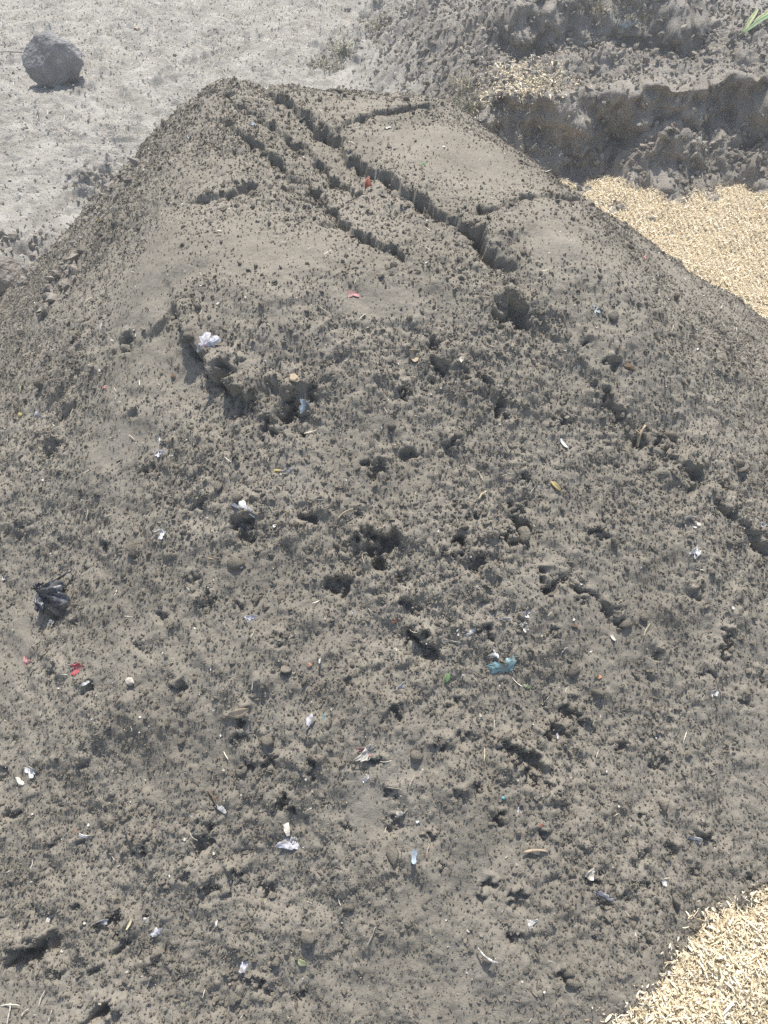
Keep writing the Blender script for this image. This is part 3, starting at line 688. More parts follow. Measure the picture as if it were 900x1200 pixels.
SCRAPS = [  # kind, u, v, length px, width px, material, spin, tilt x, tilt y, name, category, label
 ('c', 243, 401, 27, 19, M_LILAC, 60, 25, 10, 'paper_scrap', 'paper', 'crumpled lilac white paper scrap lodged beside the smooth slide channel'),
 ('c', 246, 404, 10, 6, M_PINK, 60, 25, 10, 'wrapper_scrap', 'wrapper', 'small pink printed shred on the lilac white paper scrap'),
 ('c', 412, 345, 14, 8, M_PINK, 10, 20, 0, 'plastic_scrap', 'plastic', 'small pink red plastic scrap below the flat top of the heap'),
 ('l', 430, 217, 15, 9, M_RUST, 75, 50, -40, 'dry_leaf', 'leaf', 'rust red dry leaf standing up beside the long crack on top'),
 ('c', 91, 783, 15, 12, M_RED, 20, 30, 0, 'plastic_scrap', 'plastic', 'bright red plastic scrap below the black bag'),
 ('c', 84, 780, 8, 6, M_WHITE, 20, 30, 0, 'paper_scrap', 'paper', 'tiny white paper shred touching the bright red scrap'),
 ('k', 100, 801, 15, 4, M_WHITE, 60, 20, 20, 'plastic_strip', 'plastic', 'curled white sliver just under the bright red scrap'),
 ('c', 33, 776, 16, 10, M_PINK, 0, 10, 10, 'paper_scrap', 'paper', 'dull pink paper scrap between the black bag and bright red scrap'),
 ('c', 592, 781, 30, 20, M_TEAL, 5, 15, 10, 'plastic_film', 'plastic', 'crumpled teal plastic film in the middle of the slope'),
 ('c', 572, 734, 36, 17, M_GREYFILM, 20, 30, 0, 'plastic_film', 'plastic', 'long torn grey plastic film above the teal one'),
 ('c', 552, 741, 12, 6, M_WHITE, 20, 30, 0, 'paper_scrap', 'paper', 'white shred at the lower end of the torn grey film'),
 ('l', 523, 794, 12, 8, M_GREEN, 80, 30, 0, 'leaf', 'leaf', 'small green leaf scrap beside the teal film'),
 ('m', 361, 780, 6, 6, M_ORANGE, 0, 0, 0, 'orange_crumb', 'scrap', 'tiny round orange crumb on the middle left slope'),
 ('k', 375, 772, 15, 2.5, M_BEIGE, 85, 10, 30, 'straw_piece', 'straw', 'short pale straw standing beside the tiny orange crumb'),
 ('c', 434, 882, 30, 17, M_BEIGE, 15, 35, 10, 'wrapper_scrap', 'wrapper', 'crumpled cream and pink wrapper over a dark hollow'),
 ('c', 425, 880, 10, 12, M_PINK, 15, 35, 10, 'wrapper_scrap', 'wrapper', 'faded pink corner piece against the crumpled cream wrapper'),
 ('c', 430, 911, 10, 8, M_WHITE, 50, 20, 10, 'paper_scrap', 'paper', 'small bright white scrap just below the cream wrapper'),
 ('c', 364, 848, 18, 11, M_LILAC, 70, 30, 0, 'plastic_scrap', 'plastic', 'pale lilac plastic scrap left of the cream wrapper'),
 ('k', 380, 840, 11, 3, M_TEAL, 70, 20, 20, 'plastic_strip', 'plastic', 'thin dark teal strip beside the pale lilac scrap'),
 ('c', 345, 988, 32, 16, M_LILAC, -10, 30, 10, 'paper_scrap', 'paper', 'torn star shaped white paper low on the heap'),
 ('k', 336, 968, 22, 8, M_BEIGE, 110, 15, 20, 'paper_strip', 'paper', 'beige curled strip above the torn star shaped white paper'),
 ('k', 485, 1003, 17, 7, M_BLUE, 85, 10, 10, 'plastic_strip', 'plastic', 'pale blue white plastic tab low in the middle'),
 ('c', 436, 1098, 17, 13, M_BEIGE, 30, 30, 20, 'paper_scrap', 'paper', 'beige papery scrap near the bottom middle'),
 ('s', 571, 1121, 26, 3.2, M_WHITE, -35, 5, 0, 'white_stick', 'stick', 'thin white stick near the bottom of the heap'),
 ('l', 354, 1127, 12, 8, M_LIME, -20, 10, 0, 'leaf', 'leaf', 'yellow green leaf bit near the bottom of the heap'),
 ('c', 36, 903, 20, 9, M_WHITE, 10, 35, 0, 'paper_scrap', 'paper', 'twisted white scrap at the lower left edge beside a pit'),
 ('m', 25, 916, 13, 10, M_BEIGE, 0, 0, 0, 'shell_piece', 'shell', 'pale lump directly under the twisted white scrap'),
 ('m', 90, 973, 6, 5, M_ORANGE, 0, 0, 0, 'orange_crumb', 'scrap', 'tiny orange crumb on the lower left slope'),
 ('k', 100, 980, 19, 4, M_WHITE, 15, 30, 20, 'plastic_strip', 'plastic', 'arched white strip next to the lower left orange crumb'),
 ('k', 260, 947, 16, 7, M_WHITE, -30, 10, 10, 'paper_strip', 'paper', 'flat white chip above the large lower left pit'),
 ('s', 250, 936, 22, 3.4, M_BROWN, -50, 5, 0, 'twig', 'twig', 'short brown twig ending at the flat white chip'),
 ('m', 153, 797, 14, 11, M_BEIGE, 0, 0, 0, 'stone_chip', 'stone', 'pale beige stone chip right of the bright red scrap'),
 ('l', 280, 834, 24, 12, M_TAN, 20, 30, 20, 'dry_leaf', 'leaf', 'curved tan dry leaf roofing a dark hollow'),
 ('l', 28, 454, 18, 6, M_LIME, -15, 10, 0, 'leaf', 'leaf', 'bright green leaf blade on the upper left flank'),
 ('m', 25, 487, 7, 8, M_YELLOW, 0, 0, 0, 'yellow_crumb', 'scrap', 'dull yellow crumb under the bright green leaf blade'),
 ('c', 46, 488, 14, 9, M_GREYFILM, 20, 30, 0, 'plastic_film', 'plastic', 'small grey film shred right of the dull yellow crumb'),
 ('k', 119, 386, 15, 4, M_WHITE, -40, 10, 20, 'paper_strip', 'paper', 'white strip on the upper left flank near the heap edge'),
 ('c', 188, 517, 20, 9, M_WHITE, 15, 25, 0, 'paper_scrap', 'paper', 'ragged white scrap on the left slope, upper of two'),
 ('c', 186, 531, 14, 8, M_LILAC, 40, 25, 0, 'paper_scrap', 'paper', 'ragged bluish white scrap on the left slope, lower of two'),
 ('c', 285, 596, 28, 11, M_WHITE, -30, 35, 0, 'net_scrap', 'scrap', 'frayed white net scrap over a shaded hollow'),
 ('h', 188, 626, 13, 10, M_WHITE, 0, 30, 20, 'shell_piece', 'shell', 'curled white shell with dark inside on the left slope'),
 ('c', 357, 475, 14, 11, M_BLUE, 20, 40, 0, 'plastic_film', 'plastic', 'pale blue film shred inside a dark hollow'),
 ('m', 345, 444, 14, 11, M_TAN, 0, 0, 0, 'bark_piece', 'bark', 'tan bark chunk above the hollow with blue film'),
 ('m', 324, 552, 9, 8, M_YELLOW, 0, 0, 0, 'yellow_crumb', 'scrap', 'yellow crumb beside white shreds on the middle slope'),
 ('c', 334, 553, 14, 7, M_WHITE, 15, 25, 0, 'paper_scrap', 'paper', 'white shred right next to the yellow crumb'),
 ('s', 750, 511, 26, 4.5, M_TAN, 62, 0, -25, 'twig', 'twig', 'bent tan twig sticking out above a dark pit on the right'),
 ('l', 651, 570, 17, 5, M_YELLOW, -60, 10, 0, 'dry_leaf', 'leaf', 'narrow orange yellow leaf sliver on the right slope'),
 ('c', 808, 611, 17, 12, M_WHITE, -20, 30, 0, 'foil_scrap', 'foil', 'silvery white foil scrap on the right slope, upper of two'),
 ('c', 815, 646, 16, 9, M_WHITE, 15, 30, 0, 'foil_scrap', 'foil', 'flat white scrap on the right slope, lower of two'),
 ('k', 660, 521, 15, 4, M_WHITE, 100, 10, 20, 'paper_strip', 'paper', 'thin white sliver below a small round pit on the right'),
 ('c', 616, 719, 12, 7, M_WHITE, 60, 20, 0, 'paper_scrap', 'paper', 'white shred right of the grey film, upper of two'),
 ('c', 615, 734, 10, 8, M_WHITE, 20, 20, 0, 'paper_scrap', 'paper', 'white square shred right of the grey film, lower of two'),
 ('m', 591, 935, 6, 4, M_CYAN, 0, 0, 0, 'plastic_crumb', 'plastic', 'tiny bright cyan plastic crumb on the lower slope'),
 ('m', 634, 967, 8, 5, M_RUST, 0, 0, 0, 'bark_piece', 'bark', 'dark red bit on the lower right slope'),
 ('c', 610, 949, 12, 9, M_LILAC, 30, 30, 0, 'paper_scrap', 'paper', 'pale lilac shred beside the cyan crumb'),
 ('h', 692, 1024, 15, 10, M_BEIGE, 10, 20, 20, 'eggshell', 'eggshell', 'beige eggshell piece over a pit on the lower right'),
 ('c', 811, 984, 20, 12, M_WHITE, -40, 30, 0, 'paper_scrap', 'paper', 'torn white scrap at the left rim of a round pit'),
 ('c', 708, 1050, 18, 10, M_LILAC, -30, 35, 0, 'plastic_scrap', 'plastic', 'bluish white shred below the beige eggshell'),
 ('c', 777, 1030, 13, 10, M_WHITE, 60, 25, 0, 'paper_scrap', 'paper', 'small white scrap right of the beige eggshell'),
 ('s', 627, 998, 28, 4, M_TAN, -8, 0, 0, 'twig', 'twig', 'flat dusty twig on the lower right slope'),
 ('c', 620, 1083, 15, 10, M_WHITE, 0, 15, 0, 'paper_scrap', 'paper', 'faint white scrap low on the heap near the thin stick'),
 ('c', 785, 1139, 12, 9, M_LILAC, 60, 25, 0, 'paper_scrap', 'paper', 'bluish white shred at the edge of the near shavings'),
 ('k', 58, 1077, 15, 5, M_BEIGE, 80, 10, 10, 'bark_piece', 'bark', 'pale tan peel on the bottom left slope'),
 ('k', 153, 1081, 16, 3, M_STALK, 85, 5, 10, 'straw_piece', 'straw', 'short upright straw next to the bottom left grey flake'),
 ('c', 117, 1081, 16, 11, M_GREYFILM, 40, 40, 0, 'plastic_film', 'plastic', 'grey plastic flake casting a shadow at bottom left'),
 ('h', 172, 1079, 14, 10, M_BEIGE, 20, 15, 10, 'eggshell', 'eggshell', 'beige shell chip right of the short upright straw'),
 ('c', 185, 1092, 13, 9, M_GREYFILM, 50, 15, 10, 'plastic_film', 'plastic', 'faint grey white film below the beige shell chip'),
 ('h', 287, 1131, 18, 10, M_LILAC, 65, 20, 10, 'shell_piece', 'shell', 'grey white shell piece on the bottom slope'),
 ('k', 254, 1080, 12, 3, M_WHITE, 95, 5, 20, 'paper_strip', 'paper', 'thin white strip standing on the bottom slope'),
 ('m', 702, 793, 6, 6, M_ORANGE, 0, 0, 0, 'orange_crumb', 'scrap', 'pale orange crumb right of the teal film'),
 ('m', 618, 805, 7, 6, M_GREEN, 0, 0, 0, 'plastic_crumb', 'plastic', 'small green crumb just right and below the teal film'),
 ('c', 602, 773, 10, 7, M_WHITE, 20, 20, 0, 'paper_scrap', 'paper', 'small white shred on the right end of the teal film'),
 ('c', 662, 762, 9, 6, M_WHITE, 10, 25, 0, 'paper_scrap', 'paper', 'white speck of paper right of the teal film above a small pit'),
 ('k', 717, 747, 10, 4, M_BEIGE, 95, 5, 20, 'straw_piece', 'straw', 'pale upright chip on the middle right slope'),
 ('s', 757, 739, 18, 1.6, M_STALK, 45, 0, 0, 'straw_piece', 'straw', 'thin slanting straw on the middle right slope'),
 ('c', 837, 812, 9, 7, M_WHITE, 60, 25, 0, 'paper_scrap', 'paper', 'lone white shred on the right side of the slope'),
 ('c', 655, 860, 10, 7, M_LILAC, 50, 25, 0, 'plastic_scrap', 'plastic', 'bluish white shred inside a pit on the right slope'),
 ('m', 672, 733, 8, 7, M_BROWN, 0, 0, 0, 'bark_piece', 'bark', 'dark brown bark bit right of the grey film'),
 ('m', 497, 192, 6, 5, M_GREEN, 0, 0, 0, 'plastic_crumb', 'plastic', 'tiny green crumb on the flat top of the heap'),
 ('c', 454, 150, 11, 7, M_WHITE, 10, 10, 0, 'paper_scrap', 'paper', 'flat white scrap on top of the heap under the back crack'),
 ('c', 222, 162, 9, 5, M_WHITE, 10, 10, 0, 'paper_scrap', 'paper', 'flat white chip on the upper left shoulder of the heap'),
 ('c', 296, 146, 9, 5, M_BLUE, 10, 10, 0, 'plastic_scrap', 'plastic', 'pale blue shred among the cracks at the top'),
 ('m', 115, 258, 7, 6, M_YELLOW, 0, 0, 0, 'yellow_crumb', 'scrap', 'small yellow crumb at the left edge of the heap'),
 ('m', 123, 455, 6, 6, M_PINK, 0, 0, 0, 'plastic_crumb', 'plastic', 'tiny pink crumb on the upper left slope'),
 ('m', 203, 440, 9, 8, M_BROWN, 0, 0, 0, 'bark_piece', 'bark', 'brown bark crumb at the foot of the slide channel'),
 ('m', 462, 727, 8, 7, M_RUST, 0, 0, 0, 'bark_piece', 'bark', 'dull red bit above the dark crevice in mid slope'),
 ('m', 561, 843, 8, 7, M_BLUE, 0, 0, 0, 'plastic_crumb', 'plastic', 'grey blue crumb below the teal film'),
 ('c', 530, 754, 22, 9, M_BEIGE, 0, 15, 0, 'paper_scrap', 'paper', 'beige papery scrap right of the dark crevice'),
 ('c', 580, 767, 9, 9, M_WHITE, 60, 25, 0, 'paper_scrap', 'paper', 'white shred between the grey film and the teal film'),
 ('c', 467, 807, 16, 7, M_GREYFILM, 25, 35, 0, 'plastic_film', 'plastic', 'grey flake propped up in the middle of the slope'),
 ('h', 486, 416, 15, 12, M_TAN, 0, 30, 10, 'shell_piece', 'shell', 'tan curled ring of peel on the upper slope'),
 ('k', 540, 422, 10, 5, M_BEIGE, 60, 10, 20, 'bark_piece', 'bark', 'small tan chip right of the curled ring of peel'),
 ('s', 565, 581, 14, 3, M_STALK, 40, 0, 0, 'straw_piece', 'straw', 'short yellow straw on the upper middle slope'),
 ('s', 405, 603, 22, 2.6, M_TAN, 35, 0, 0, 'twig', 'twig', 'thin tan twig above the deep hollow in mid slope'),
 ('m', 318, 684, 6, 5, M_WHITE, 0, 0, 0, 'stone_chip', 'stone', 'single white pebble on the middle left slope'),
 ('m', 552, 652, 5, 4, M_WHITE, 0, 0, 0, 'stone_chip', 'stone', 'single white pebble above a dark hollow in mid slope'),
 ('m', 490, 963, 6, 5, M_WHITE, 0, 0, 0, 'stone_chip', 'stone', 'round white pebble above the pale blue tab'),
 ('s', 502, 998, 17, 2.4, M_TAN, 80, 0, 0, 'twig', 'twig', 'thin tan twig right of the pale blue tab'),
 ('c', 472, 953, 18, 11, M_BEIGE, 40, 35, 0, 'bark_piece', 'bark', 'dusty pale flake above a pit on the lower slope'),
 ('c', 893, 616, 9, 7, M_WHITE, 0, 25, 0, 'paper_scrap', 'paper', 'small white shred at the right edge of the photo'),
 ('c', 738, 430, 14, 8, M_BROWN, -30, 20, 0, 'dry_leaf', 'leaf', 'dark brown leaf fragment on the right flank'),
 ('c', 698, 363, 9, 6, M_BLUE, 60, 25, 0, 'plastic_scrap', 'plastic', 'bluish white shred near the top of the right flank'),
 ('c', 756, 301, 8, 5, M_PINK, 0, 10, 0, 'plastic_crumb', 'plastic', 'tiny pink bit high on the smooth right flank'),
 ('c', 253, 655, 14, 7, M_TAN, 0, 25, 0, 'dry_leaf', 'leaf', 'small tan leaf on the left slope below the curled shell'),
 ('c', 293, 724, 12, 7, M_LILAC, 0, 25, 0, 'paper_scrap', 'paper', 'lilac white shred below a small pit left of centre'),
 ('c', 61, 731, 7, 7, M_WHITE, 0, 25, 0, 'paper_scrap', 'paper', 'white speck below the black bag'),
 ('c', 6, 675, 9, 6, M_WHITE, 0, 25, 0, 'paper_scrap', 'paper', 'white speck at the left edge above the black bag'),
]
for k, (kind, u, v, L, Wd, mat, spin, tx, ty, name, cat, label) in enumerate(SCRAPS):
    q = px(u, v); a, b = L * q, Wd * q; lift = 0.003
    if kind == 'c': me = crumple(1000 + k, a, b, mat, 0.7, 9, 11, 0.5); lift = 0.12 * b
    elif kind == 'l': me = leaf(1000 + k, a, b, mat); lift = 0.15 * b + 0.001
    elif kind == 'k': me = chip_mesh('strip', 1000 + k, a, b, 1.2 if k % 2 else -1.4, mat, 6); lift = 0.18 * b + 0.001
    elif kind == 's': me = stick(1000 + k, a, b * 0.5, mat, 0.22, k % 5 == 0); lift = 0.3 * b + 0.001
    elif kind == 'h': me = crumple(1000 + k, a, b, mat, 0.6, 6, 4, 0.3, 0.0008); lift = 0.08 * b
    else:
        me = lump_mesh('chunk', 1000 + k, 2, 0.55, 0.6, mat, 5); lift = 0.12 * b
        for vv in me.vertices: vv.co = Vector((vv.co.x * a * 0.5, vv.co.y * b * 0.5, vv.co.z * b * 0.5))
    put(name, u, v, me, label, cat, spin, (tx, ty), lift)
# a few straw stalks at the bottom left corner
for (u, v, L, sp, lab) in [(14, 1178, 26, 30, 'long pale straw lying in the bottom corner, the slanting one'), (12, 1188, 22, -60, 'pale straw crossing the slanting straw in the bottom corner'), (31, 1186, 12, 70, 'short white straw right of the crossing pair in the bottom corner'), (51, 1170, 19, 95, 'upright pale straw right of the other bottom corner straws'), (61, 1190, 12, 100, 'shortest upright straw at the bottom corner edge')]:
    q = px(u, v); put('straw_stalk', u, v, stick(u * 7 + v, L * q, 1.0 * q, M_BEIGE, 0.12), lab, 'straw', sp, (0, 0), 0.004, 'straw stalks at the bottom corner')

# ---- black plastic bag remnant: gathered neck, pleats fanning out, hollow below
def black_bag():
    loc, nor, ob = hit(60, 704); q = mpp(loc); n = base_normal(loc.x, loc.y); rg = np.random.default_rng(77)
    o = bpy.data.objects.new('plastic_bag', None); COL.objects.link(o); o.location = loc
    rot = n.to_track_quat('Z', 'Y').to_matrix(); o.rotation_euler = rot.to_euler()
    def sheet(name, root, ang, L, spread, w0, hgt, seed, ra, rb):
        r = np.random.default_rng(seed); bm = bmesh.new(); g = {}; m, k = 22, 14; ph = r.uniform(0, 6.28, 4)
        for i in range(k + 1):
            t = i / k
            for j in range(m + 1):
                s = j / m * 2 - 1
                th = ang + s * spread * (0.35 + 0.65 * t)
                rad = L * t * (0.92 + 0.16 * math.sin(4 * s + ph[0]) + 0.09 * math.sin(9 * s + ph[1]) + 0.06 * math.sin(17 * s + ph[2]))
                x = root[0] + rad * math.cos(th) - w0 * (1 - t) * s * math.sin(ang); y = root[1] + rad * math.sin(th) + w0 * (1 - t) * s * math.cos(ang)
                z = root[2] + hgt * (1 - s * s) * math.sin(2.6 * t + 0.25) + ra * (0.3 + t) * math.sin(9 * s + ph[2] + 1.5 * t) + rb * math.sin(21 * s + ph[3] + 3 * t) + r.uniform(-1, 1) * 0.0006
                e = np.array([t * 3.1 + seed * 5.3]); f = np.array([s * 2.3 + seed])
                z += 0.0075 * (0.3 + t) * float(abs(fbm(e, f, 0.8, 3, 61)[0])) - 0.002; x += 0.004 * t * float(fbm(e, f, 0.6, 3, 62)[0]); y += 0.005 * t * float(fbm(e, f, 0.5, 3, 63)[0])
                g[i, j] = bm.verts.new((x, y, z))
        for i in range(k):
            for j in range(m): bm.faces.new((g[i, j], g[i + 1, j], g[i + 1, j + 1], g[i, j + 1]))
        solid(bm, 0.0005); me = from_bm(name, bm, M_BLACK, True); c = bpy.data.objects.new(name, me); COL.objects.link(c); c.parent = o
    s = q
    sheet('bag_body', (-20 * s, -2 * s, 0.006), math.radians(38), 50 * s, math.radians(30), 7 * s, 0.020, 1, 0.0045, 0.0018)
    sheet('bag_flap', (-21 * s, -4 * s, 0.005), math.radians(-20), 26 * s, math.radians(38), 5 * s, 0.012, 2, 0.004, 0.0015)
    sheet('bag_neck', (-17 * s, 0, 0.008), math.radians(165), 12 * s, math.radians(40), 4 * s, 0.006, 3, 0.003, 0.001)
    tag(o, 'crumpled black plastic bag remnant with pleats on the left of the heap', 'plastic bag')
black_bag()

# ---- stones on the ground
def stone_mat(name, dark, light, dust):
    m, t, b = new_mat(name); tc = N(t, 'ShaderNodeTexCoord')
    n1 = N(t, 'ShaderNodeTexNoise', Scale=9.0, Detail=8.0, Roughness=0.7); t.links.new(tc.outputs['Object'], n1.inputs['Vector'])
    r1 = ramp(t, n1.outputs[0], [(0.35, dark), (0.68, light)])
    n2 = N(t, 'ShaderNodeTexNoise', Scale=7.0, Detail=6.0, Roughness=0.7); t.links.new(tc.outputs['Object'], n2.inputs['Vector'])
    r2 = ramp(t, n2.outputs[0], [(0.58, (0, 0, 0)), (0.70, (0.8, 0.8, 0.8))])
    c = mixc(t, r2.outputs[0], r1.outputs[0], dust); t.links.new(c, b.inputs['Base Color'])
    v = N(t, 'ShaderNodeTexVoronoi', Scale=55.0); t.links.new(tc.outputs['Object'], v.inputs['Vector'])
    n3 = N(t, 'ShaderNodeTexNoise', Scale=60.0, Detail=4.0); t.links.new(tc.outputs['Object'], n3.inputs['Vector'])
    bp = N(t, 'ShaderNodeBump', Strength=1.0, Distance=0.02); t.links.new(n3.outputs[0], bp.inputs['Height']); t.links.new(bp.outputs[0], b.inputs['Normal'])
    return m
M_ROCK = stone_mat('dark grey rock', (0.16, 0.155, 0.148), (0.31, 0.30, 0.288), (0.50, 0.49, 0.47))
M_STONE = stone_mat('brown grey stone', (0.16, 0.14, 0.12), (0.28, 0.25, 0.22), (0.36, 0.34, 0.31))
def rock(name, u, v, dims, seed, mat, label, spin, sink, sub=5):
    d = ray(u, v); loc, nor, ob = hit(u, v)
    rg = np.random.default_rng(seed); bm = bmesh.new(); bmesh.ops.create_icosphere(bm, subdivisions=sub, radius=1)
    cuts = rg.normal(size=(11, 3)); cuts /= np.linalg.norm(cuts, axis=1, keepdims=True); off = rg.uniform(0.66, 0.92, 11)
    V = np.array([v_.co[:] for v_ in bm.verts])
    for c, o_ in zip(cuts, off):
        k = V @ c - o_; V = V - np.outer(np.maximum(k, 0) * 0.93, c)
    f1 = fbm(V[:, 0] + V[:, 2] * 0.7 + 9, V[:, 1] - V[:, 2] * 0.6 + seed, 0.7, 4, seed % 50); f2 = fbm(V[:, 0] * 1.1 - V[:, 2] + 3, V[:, 1] + V[:, 2] * 0.8, 0.12, 3, 5 + seed % 50)
    V = V * (1 + 0.09 * f1 + 0.03 * f2 - 0.05 * clods(V[:, 0] + 0.8 * V[:, 2] + 4, V[:, 1] - 0.7 * V[:, 2], 0.3, 6, 0.1, 0.5, 0.6))[:, None]
    for v_, c in zip(bm.verts, V): v_.co = Vector(c * np.array(dims) / 2)
    me = from_bm(name, bm, mat, True); o = bpy.data.objects.new(name, me); COL.objects.link(o)
    o.location = (loc.x, loc.y + dims[1] * 0.35, loc.z + dims[2] * (0.5 - sink)); o.rotation_euler = (0.05, -0.1, math.radians(spin))
    tag(o, label, 'rock'); return o
boulder = rock('boulder', 65, 102, (0.35, 0.30, 0.285), 21, M_ROCK, 'dark grey boulder sitting alone on the pale ground behind the heap', 20, 0.10)
rock('stone', 3, 346, (0.15, 0.13, 0.14), 33, M_STONE, 'brown stone cut off by the left edge of the photo', 40, 0.15, 4)
small = [(37, 303, 0.035, 'small pale stone beside the crumbled pit at the left edge'), (58, 345, 0.04, 'flat pale stone where the heap meets ground at far left'), (104, 205, 0.035, 'small stone on the rim of the rubble patch left of the heap'),
         (16, 325, 0.05, 'pale stone touching the brown stone at the left edge'), (150, 215, 0.03, 'small stone against the left flank of the heap'), (205, 66, 0.03, 'small stone on the pale ground midway behind the heap')]
for i, (u, v, sz, lab) in enumerate(small): rock('stone', u, v, (sz, sz * 0.8, sz * 0.7), 60 + i, M_STONE, lab, i * 40, 0.2, 3)

# ---- dry stalk in front of the boulder, twig to its side
def weed_stalk():
    loc, nor, ob = hit(65, 99); o = bpy.data.objects.new('weed_stalk', None); COL.objects.link(o); o.location = loc - Vector((0, 0.05, 0))
    bm = bmesh.new(); tube(bm, [(0, 0, -0.01), (-0.01, 0, 0.05), (-0.028, 0.0, 0.11), (-0.05, 0.01, 0.175)], [0.0022, 0.002, 0.0018, 0.0015], 6)
    c = link('stem', from_bm('stem', bm, M_STALK, True), None, o)
    bm = bmesh.new(); rg = np.random.default_rng(4)
    for k in range(14):
        d = Vector(rg.normal(size=3)).normalized(); a = Vector((-0.05, 0.01, 0.178)); tube(bm, [a, a + d * 0.006, a + d * rg.uniform(0.010, 0.016)], [0.002, 0.0028, 0.0012], 5)
    link('seed_head', from_bm('seed_head', bm, M_STALK, True), None, o)
    for k in range(5):
        me = leaf(40 + k, 0.022, 0.006, M_STALK); l = link('leaf', me, None, o); l.location = (0.012 * math.cos(k * 1.3), 0.012 * math.sin(k * 1.3), 0.012); l.rotation_euler = (0, -0.5, k * 1.3)
    tag(o, 'thin dry yellow weed stalk standing in front of the boulder', 'weed')
weed_stalk()
put('twig', 12, 63, stick(5, 0.16, 0.004, M_BROWN, 0.08), 'thin dark twig on the ground left of the boulder', 'twig', 5, (0, 0), 0.006)
put('dry_leaf', 160, 35, leaf(6, 0.07, 0.03, M_TAN), 'pale tan leaf on the ground behind the heap right of the boulder', 'leaf', 20, (0, 0), 0.006)

# ---- weed tufts on the berm
def tuft(u, v, h, spread, nb, mats, label, seed, name='dry_weed', lean=1.4):
    loc, nor, ob = hit(u, v); rg = np.random.default_rng(seed); o = bpy.data.objects.new(name, None); COL.objects.link(o); o.location = loc - Vector((0, 0, 0.01))
    for mi, (mat, pn, share) in enumerate(mats):
        bm = bmesh.new()
        for k in range(int(nb * share)):
            a = rg.uniform(0, 6.283); r0 = rg.uniform(0, spread * 0.5); x, y = r0 * math.cos(a), r0 * math.sin(a); L = h * rg.uniform(0.45, 1.1); ln = lean * rg.uniform(0.1, 1.0); a2 = a + rg.uniform(-0.8, 0.8); w = rg.uniform(0.0012, 0.0034)
            prev = None
            for i in range(4):
                t = i / 3; px_, py_ = x + math.cos(a2) * ln * L * t * t, y + math.sin(a2) * ln * L * t * t; pz_ = L * t * (1 - 0.35 * ln * t); ww = w * (1 - 0.8 * t)
                sx_, sy_ = -math.sin(a2) * ww, math.cos(a2) * ww
                row = (bm.verts.new((px_ - sx_, py_ - sy_, pz_)), bm.verts.new((px_ + sx_, py_ + sy_, pz_)))
                if prev: bm.faces.new((prev[0], prev[1], row[1], row[0]))
                prev = row
            if rg.random() < 0.5:
                c = Vector((px_, py_, pz_)); r = rg.uniform(0.002, 0.005); tube(bm, [c - Vector((0, 0, r)), c, c + Vector((0, 0, r))], [r * 0.4, r, r * 0.4], 5)
        link(pn, from_bm(pn, bm, mat), None, o)
    tag(o, label, 'weed', 'dry weeds on the dug bank')
WM = [(M_WEED, 'green_blades', 0.6), (M_STRAWY := plain_mat('bleached weed', (0.42, 0.37, 0.26), 0.8, 0.1), 'dry_blades', 0.4)]
DM = [(M_STRAWY, 'dry_blades', 0.8), (M_WEED, 'green_blades', 0.2)]
tuft(383, 78, 0.07, 0.22, 130, WM, 'grey green weed tuft just behind the top of the heap', 1)
tuft(405, 60, 0.075, 0.22, 130, WM, 'dark weed tuft behind the heap, between two other tufts', 2)
tuft(445, 32, 0.08, 0.24, 150, WM, 'weed tuft by the dark hollow at the top edge', 3)
tuft(552, 128, 0.09, 0.16, 140, WM, 'grey green weed tuft behind the right shoulder of the heap', 4)
tuft(548, 100, 0.07, 0.16, 110, DM, 'pale dry weed tuft above the grey green one on the bank', 5)
tuft(645, 100, 0.07, 0.12, 60, WM, 'small weed tuft on the bank above the shaded face', 6)
tuft(750, 20, 0.09, 0.25, 110, DM, 'bleached dry weed tuft at the top above the bank', 7)
tuft(700, 8, 0.08, 0.25, 110, DM, 'bleached tuft left of the other pale tuft at top', 8)
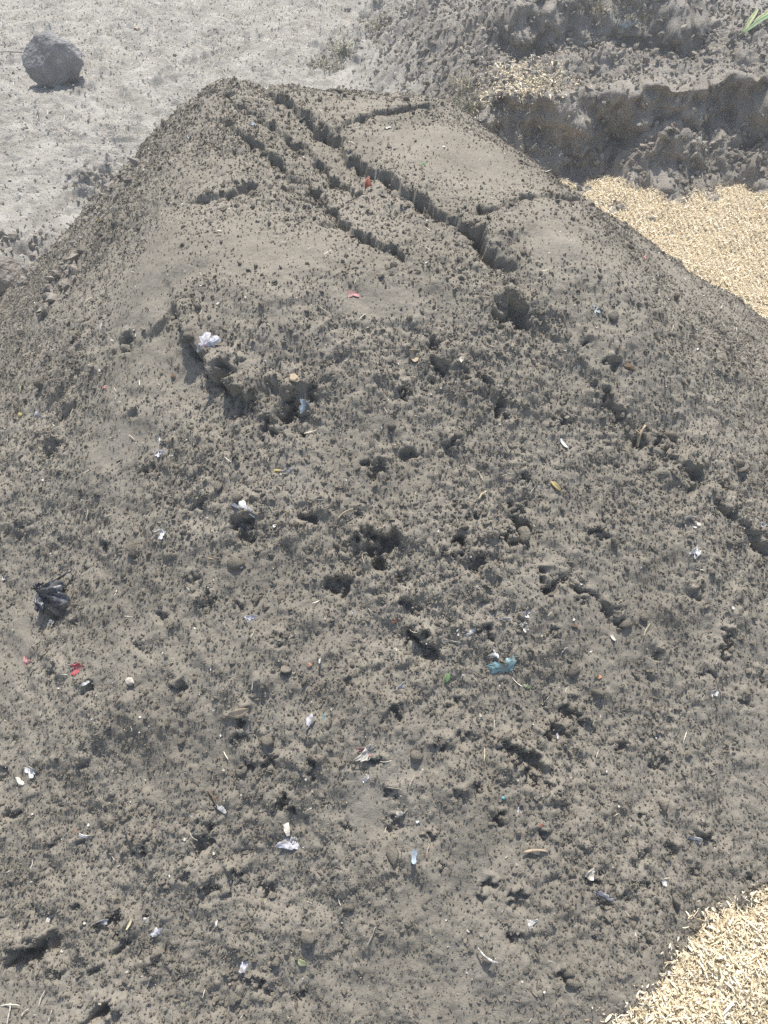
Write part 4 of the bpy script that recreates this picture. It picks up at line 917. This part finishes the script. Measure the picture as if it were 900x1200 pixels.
# ---- straw lying on the bank slope
w = gcell * near * np.clip(G_N[..., 2] - 0.3, 0, 1) * np.exp(-(((GX - 0.63) / 0.17) ** 2 + ((GY - cliff_y(GX) - 0.12) / 0.16) ** 2))
p, nn, i = pick(GPD, G_N, w, 2600, 0.006); s = RNG.uniform(0.7, 1.5, 2600)
scatter('straw_litter', p + nn * 0.006, normal_euler(nn, RNG.uniform(0, 6.28, 2600), 0.4), np.stack([s, s, s], 1), chips, None)['label'] = 'patch of spilled straw coloured shavings on the bank'
# ---- plastic film and long green leaves on the bank
q = px(738, 36); put('plastic_film', 735, 38, crumple(72, 26 * q, 13 * q, M_BLUE, 0.9, 10, 14, 0.5), 'pale blue plastic film caught on the upper bank', 'plastic', 0, (25, 0), 0.03)
def long_leaf():
    loc, nor, ob = hit(868, 44); o = bpy.data.objects.new('maize_leaf', None); COL.objects.link(o); o.location = loc
    for k, (L, a, b, m) in enumerate([(0.30, 28, 0.25, M_LIME), (0.22, 14, 0.2, M_GREEN), (0.17, 42, 0.3, M_LIME)]):
        me = leaf(90 + k, L, 0.022, m, b, 0.5, 10)
        for v_ in me.vertices: v_.co.x += L / 2
        l = link('blade', me, None, o); l.rotation_euler = (0.3, -0.30 - 0.1 * k, math.radians(a + 10)); l.location = (0, 0, 0.01)
    tag(o, 'long green leaf blades lying at the upper right corner', 'leaf')
long_leaf()

for o, g in DEFER:
    o.modifiers.new('scatter', 'NODES').node_group = g

# ------------------------------------------------------------------ glare volume, added in place of lens glare: lifts shadows, pales the distance
bm = bmesh.new(); bmesh.ops.create_cube(bm, size=1.0)
hz = link('glare_veil', from_bm('glare_veil', bm, None), None); hz.scale = (820, 1000, 3.0); hz.location = (0, 0, 0.3 + GLARE_TOP - 1.8)
m = bpy.data.materials.new('glare volume'); m.use_nodes = True; t = m.node_tree; t.nodes.clear()
pv = t.nodes.new('ShaderNodeVolumePrincipled'); pv.inputs['Density'].default_value = GLARE; pv.inputs['Color'].default_value = (0.96, 0.95, 0.93, 1); pv.inputs['Anisotropy'].default_value = 0.1
om = t.nodes.new('ShaderNodeOutputMaterial'); t.links.new(pv.outputs[0], om.inputs['Volume']); hz.data.materials.append(m)
tag(hz, 'added thin glare volume over the whole yard', None, None, 'stuff')
